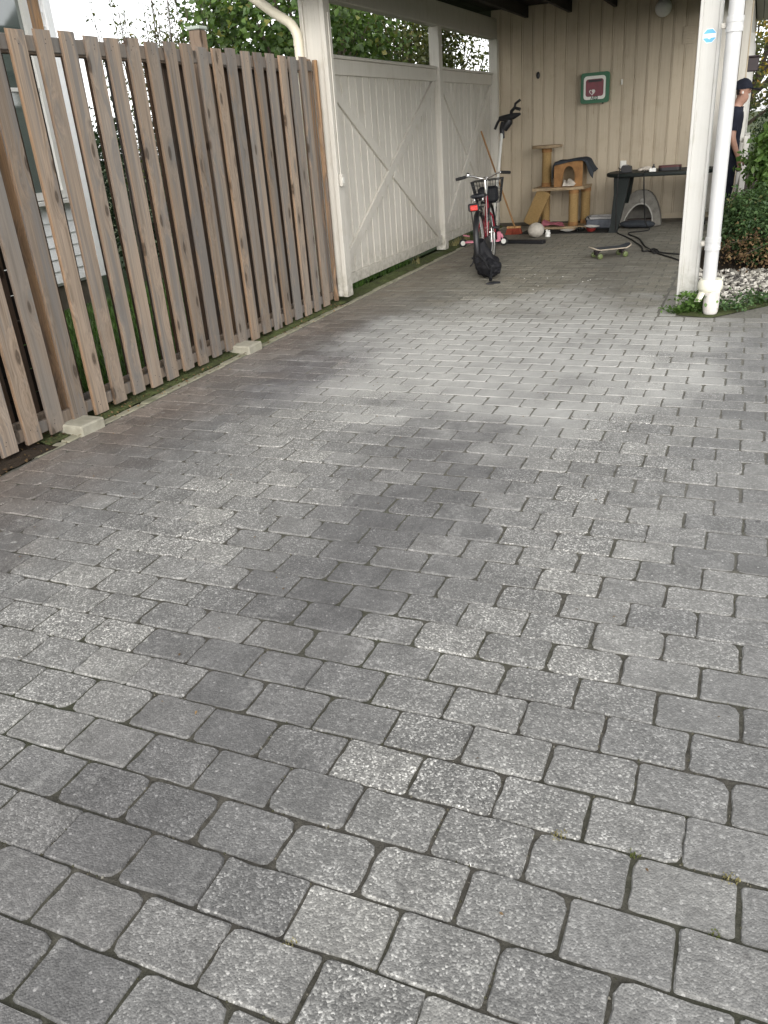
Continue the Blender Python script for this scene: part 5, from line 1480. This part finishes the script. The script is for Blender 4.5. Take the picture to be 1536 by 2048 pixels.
def tuft(label, c, n, h, mat, spread=.02, group=None, w=.004):
    mb = MB()
    for q in range(n):
        a = U(0, 6.28); l = U(.5, 1) * h; bx_, by_ = random.gauss(0, spread * .5), random.gauss(0, spread * .5)
        lean = U(.2, .9)
        dx, dy = math.cos(a), math.sin(a)
        s = (-dy * w / 2, dx * w / 2)
        m1 = (bx_ + dx * lean * l * .35, by_ + dy * lean * l * .35, l * .6)
        m2 = (bx_ + dx * lean * l, by_ + dy * lean * l, l * (1 - lean * .35))
        mb.add([(bx_ - s[0], by_ - s[1], -.01), (bx_ + s[0], by_ + s[1], -.01), (m1[0] + s[0], m1[1] + s[1], m1[2]), (m1[0] - s[0], m1[1] - s[1], m1[2]), (m2[0], m2[1], m2[2])], [(0, 1, 2, 3), (3, 2, 4)])
    if c[1] < 2: c = (c[0], 1.196 + round((c[1] - 1.196) / WP) * WP, -.004)
    o = mb.build('grass_tuft', mat, None, False, c)
    return tag(o, label, 'grass tuft', group)
GT = 'tufts growing in the paving joints'
tuft('small dry tuft in a joint at the near left of the paving', (-0.687, 0.853, 0), 18, .010, MAT['straw'], .016, GT, .003)
tuft('tiny green tuft in a paving joint near the right foreground', (-0.075, 1.395, 0), 18, .010, MAT['leaf_olive'], .014, GT, .003)
tuft('faint dry tuft between pavers at the right foreground', (-0.24, 1.345, 0), 26, .014, MAT['straw'], .014, GT, .003)
tuft('small green tuft by a chipped paver corner at far right', (0.095, 1.17, 0), 18, .010, MAT['leaf_olive'], .014, GT, .003)
tuft('brown tuft in a joint above the chipped paver', (0.115, 1.33, 0), 24, .012, MAT['straw'], .016, GT, .003)
tuft('tiny tuft in the lowest joint at the bottom centre', (-0.19, 0.80, 0), 16, .010, MAT['leaf_olive'], .012, GT, .003)
GD = 'dry grass at the foot of the rear screen'
for i, (y, lab) in enumerate(((10.72, 'pale dry grass just behind the middle post'), (10.95, 'pale dry grass sprouting beside the pink scooter'), (11.3, 'pale dry grass at the middle of the rear screen'), (9.3, 'short dry grass under the front screen'))):
    tuft(lab, (-3.55 + U(-.02, .02), y, 0), 30, .15, MAT['straw'], .05, GD, .0035)

# clutter of dead leaves and crumbs along the fence foot
P = np.stack([RNG.uniform(-3.62, -3.36, 420), RNG.uniform(1.8, 7.0, 420), RNG.uniform(.006, .022, 420)], 1)
N = unit(RNG.normal(size=(420, 3)) * .35 + np.array([0, 0, 1]))
o = place('dead_leaves', leaf_mesh('dead_leaves', P, N, .020, MAT['leaf_dry'], .6)); tag(o, 'scattered dead leaf litter along the foot of the fence', 'leaf litter', None, 'stuff')
P = np.stack([RNG.uniform(-3.3, .3, 150), RNG.uniform(.8, 9.5, 150), RNG.uniform(.003, .006, 150)], 1)
N = unit(RNG.normal(size=(150, 3)) * .3 + np.array([0, 0, 1]))
o = place('crumbs', leaf_mesh('crumbs', P, N, .011, MAT['leaf_dry'], .6)); tag(o, 'tiny dark leaf crumbs strewn over the paving', 'debris', None, 'stuff')
# white specks on the paving near the bicycle
sp = MB()
for q in range(9):
    x, y = U(-2.2, -1.2), U(7.6, 8.6)
    sp.ell((x, y, .003), (.006, .005, .003), 6, 4)
o = sp.build('crumbs', MAT['saucer']); tag(o, 'white specks scattered on the paving near the bicycle', 'debris', None, 'stuff')

# ------------------------------------------------------------------ left garden: lawn grass, house, hedge and trees
def grass(n, x0, x1, y0, y1, h):
    X = RNG.uniform(x0, x1, n); Y = RNG.uniform(y0, y1, n); A = RNG.uniform(0, 6.28, n); Hh = h * RNG.uniform(.5, 1.2, n)
    W = .006
    dx, dy = np.cos(A), np.sin(A)
    V = np.stack([np.stack([X - dy * W, Y + dx * W, np.zeros(n)], 1), np.stack([X + dy * W, Y - dx * W, np.zeros(n)], 1), np.stack([X + dx * Hh * .5, Y + dy * Hh * .5, Hh], 1)], 1).reshape(-1, 3)
    F = np.arange(3 * n).reshape(n, 3)
    me = bpy.data.meshes.new('grass')
    me.vertices.add(len(V)); me.vertices.foreach_set('co', V.ravel())
    me.loops.add(3 * n); me.loops.foreach_set('vertex_index', F.ravel())
    me.polygons.add(n); me.polygons.foreach_set('loop_start', np.arange(n) * 3)
    me.materials.append(MAT['blade']); me.update()
    return place('grass', me)
tag(grass(26000, -6.3, -3.66, 3.6, 9.5, .07), 'green lawn grass behind the slat fence', 'grass', None, 'stuff')

lh = empty('white_house', (-6.9, 4.8, 0), 'white clapboard neighbour house with tall windows behind the fence', 'house')
LX = Vector(lh.location)
MB().box((-8.5 - LX.x, 4.2 - LX.y, 1.9), (4.1, 6.0, 3.3), 0).build('wall_core', MAT['siding'], lh)
# clapboards, each a tilted board; left out where the window stands
bd_full = MB().prism([(0, 0), (.028, 0), (.012, .122), (0, .122)], 0, 5.86, T(0, 2.93, 0) @ RX(math.pi / 2)).mesh('clapboard', MAT['siding'])
bd_end = MB().prism([(0, 0), (.028, 0), (.012, .122), (0, .122)], 0, .16, T(0, .08, 0) @ RX(math.pi / 2)).mesh('clapboard', MAT['siding'])
z = .28
while z < 1.0:
    place('clapboard', bd_full, lh, (-6.448 - LX.x, 4.19 - LX.y, z)); z += .116
while z < 3.4:
    place('clapboard', bd_end, lh, (-6.448 - LX.x, 7.035 - LX.y, z)); z += .116
MB().box((-6.425 - LX.x, 7.165 - LX.y, 1.85), (.06, .10, 3.2), .005).build('corner_board', MAT['siding'], lh)
MB().box((-8.5 - LX.x, 4.2 - LX.y, .13), (4.05, 5.94, .28), 0).build('foundation', MAT['found'], lh)
wz0, wz1 = 1.08, 3.0
for (y0, y1) in ((5.75, 6.90), (4.45, 5.60), (3.1, 4.3)):
    yc, hy, zc, hz = (y0 + y1) / 2, (y1 - y0) / 2, (wz0 + wz1) / 2, (wz1 - wz0) / 2
    w_ = MB().ring([(-hy, -hz), (hy, -hz), (hy, hz), (-hy, hz)], [(-hy + .07, -hz + .07), (hy - .07, -hz + .07), (hy - .07, hz - .07), (-hy + .07, hz - .07)], 0, .07, T(-6.46 - LX.x, yc - LX.y, zc) @ RZ(math.pi / 2) @ RX(math.pi / 2)).build('window', MAT['white'], lh)
    MB().box((-6.435 - LX.x, yc - LX.y, zc), (.01, hy * 2 - .14, hz * 2 - .14), 0).build('pane', MAT['glass'], w_)
    MB().box((-6.42 - LX.x, yc - LX.y, 2.05), (.035, hy * 2 - .15, .035), .003).build('glazing_bar', MAT['white'], w_)
    MB().box((-6.38 - LX.x, yc - LX.y, wz0 - .03), (.16, hy * 2 + .06, .04), .005).build('sill', MAT['white'], w_)
MB().box((-6.42 - LX.x, 6.985 - LX.y, 2.2), (.05, .15, 1.9), .004).build('timber_casing', MAT['post_wood'], lh)
MB().box((-8.2 - LX.x, 4.2 - LX.y, 3.62), (4.9, 6.5, .14), .01).build('roof', MAT['roof'], lh)

sd_ = empty('storage_chest', (-4.25, 2.45, 0), 'dark brown wooden storage chest behind the near end of the fence', 'chest')
for q in range(8): MB().box((.34, 0, .09 + q * .145), (.022, 2.3, .138), .004).build('board', MAT['dark_board'], sd_)
MB().box((0, 0, .58), (.62, 2.26, 1.14), 0).build('carcass', MAT['dark_board'], sd_)
MB().box((.01, 0, 1.195), (.76, 2.38, .04), .006).build('lid', MAT['dark_board'], sd_)

GB = 'trees behind the fence and screens'
cl = clumps_in((-5.6, 10.75, 2.6), (1.1, 1.9, 1.45), 290, .30)
tree('garden_tree', 'big-leaved green tree above the end of the fence', 'tree', (-5.6, 10.9, 0), 3.0, cl, 46, .15, .085, MAT['leaf_big'], (-5.6, 10.9, 2.4), .09, .75, GB, 40)
cl = clumps_in((-5.7, 14.2, 2.7), (1.2, 2.0, 1.35), 330, .35)
tree('garden_tree', 'olive green tree above the cream board screens', 'tree', (-5.7, 14.2, 0), 3.0, cl, 40, .16, .078, MAT['leaf_olive'], (-5.7, 14.2, 2.4), .09, .6, GB, 40)
cl = clumps_in((-5.9, 17.6, 2.45), (1.1, 1.4, 1.05), 130, .3)
tree('garden_tree', 'loose small-leaved tree with sky gaps beside the back wall', 'tree', (-5.9, 17.6, 0), 2.8, cl, 22, .18, .075, MAT['leaf_olive'], (-5.9, 17.6, 2.3), .08, .6, GB, 40)
cl = clumps_in((-7.4, 10.2, 1.0), (.75, 2.6, 1.05), 520, .6); cl[:, 2] = np.maximum(cl[:, 2], .06)
tree('hedge', 'dark leafy hedge at the back of the left garden', 'hedge', (-7.4, 10.2, 0), 1.4, cl, 26, .10, .065, MAT['leaf_dark'], (-7.4, 10.2, .9), .05, .6, None, 30)
# thin upright shoots against the white sky
sh = empty('twiggy_shrub', (-6.4, 8.95, 0), 'thin twiggy shrub with sparse leaves against the bright sky', 'shrub')
tw = MB(); LP_, LN_ = [], []
for q in range(30):
    b = Vector((U(-.35, .35), U(-.75, .75), 0)); e = b + Vector((U(-.25, .25), U(-.25, .25), U(2.5, 3.5)))
    mdp = b.lerp(e, .5) + Vector((U(-.08, .08), U(-.08, .08), 0))
    tw.tube([b, mdp, e], [.012, .008, .003], 5, caps=False)
    for k in range(60):
        t_ = U(.35, 1.0); p_ = (b.lerp(mdp, t_ * 2) if t_ < .5 else mdp.lerp(e, t_ * 2 - 1))
        LP_.append((p_.x + U(-.07, .07), p_.y + U(-.07, .07), p_.z)); LN_.append((U(-1, 1), U(-1, 1), U(0, 1)))
    for k in range(4):
        t_ = U(.6, .95); p_ = mdp.lerp(e, t_ * 2 - 1); tw.tube([p_, p_ + Vector((U(-.2, .2), U(-.2, .2), U(.1, .3)))], [.004, .0015], 4, caps=False)
tw.build('stems', MAT['bark'], sh)
place('leaves', leaf_mesh('leaves', np.array(LP_), unit(np.array(LN_)), .055, MAT['leaf_olive'], .4), sh)
cl = clumps_in((-6.3, 9.3, 2.15), (.5, .9, .55), 90, .2)
tree('garden_shrub', 'yellow green shrub below the thin twigs behind the fence', 'shrub', (-6.3, 9.0, 0), 1.8, cl, 22, .10, .06, MAT['leaf_olive'], (-6.3, 9.0, 1.8), .03, .5, None, 20)
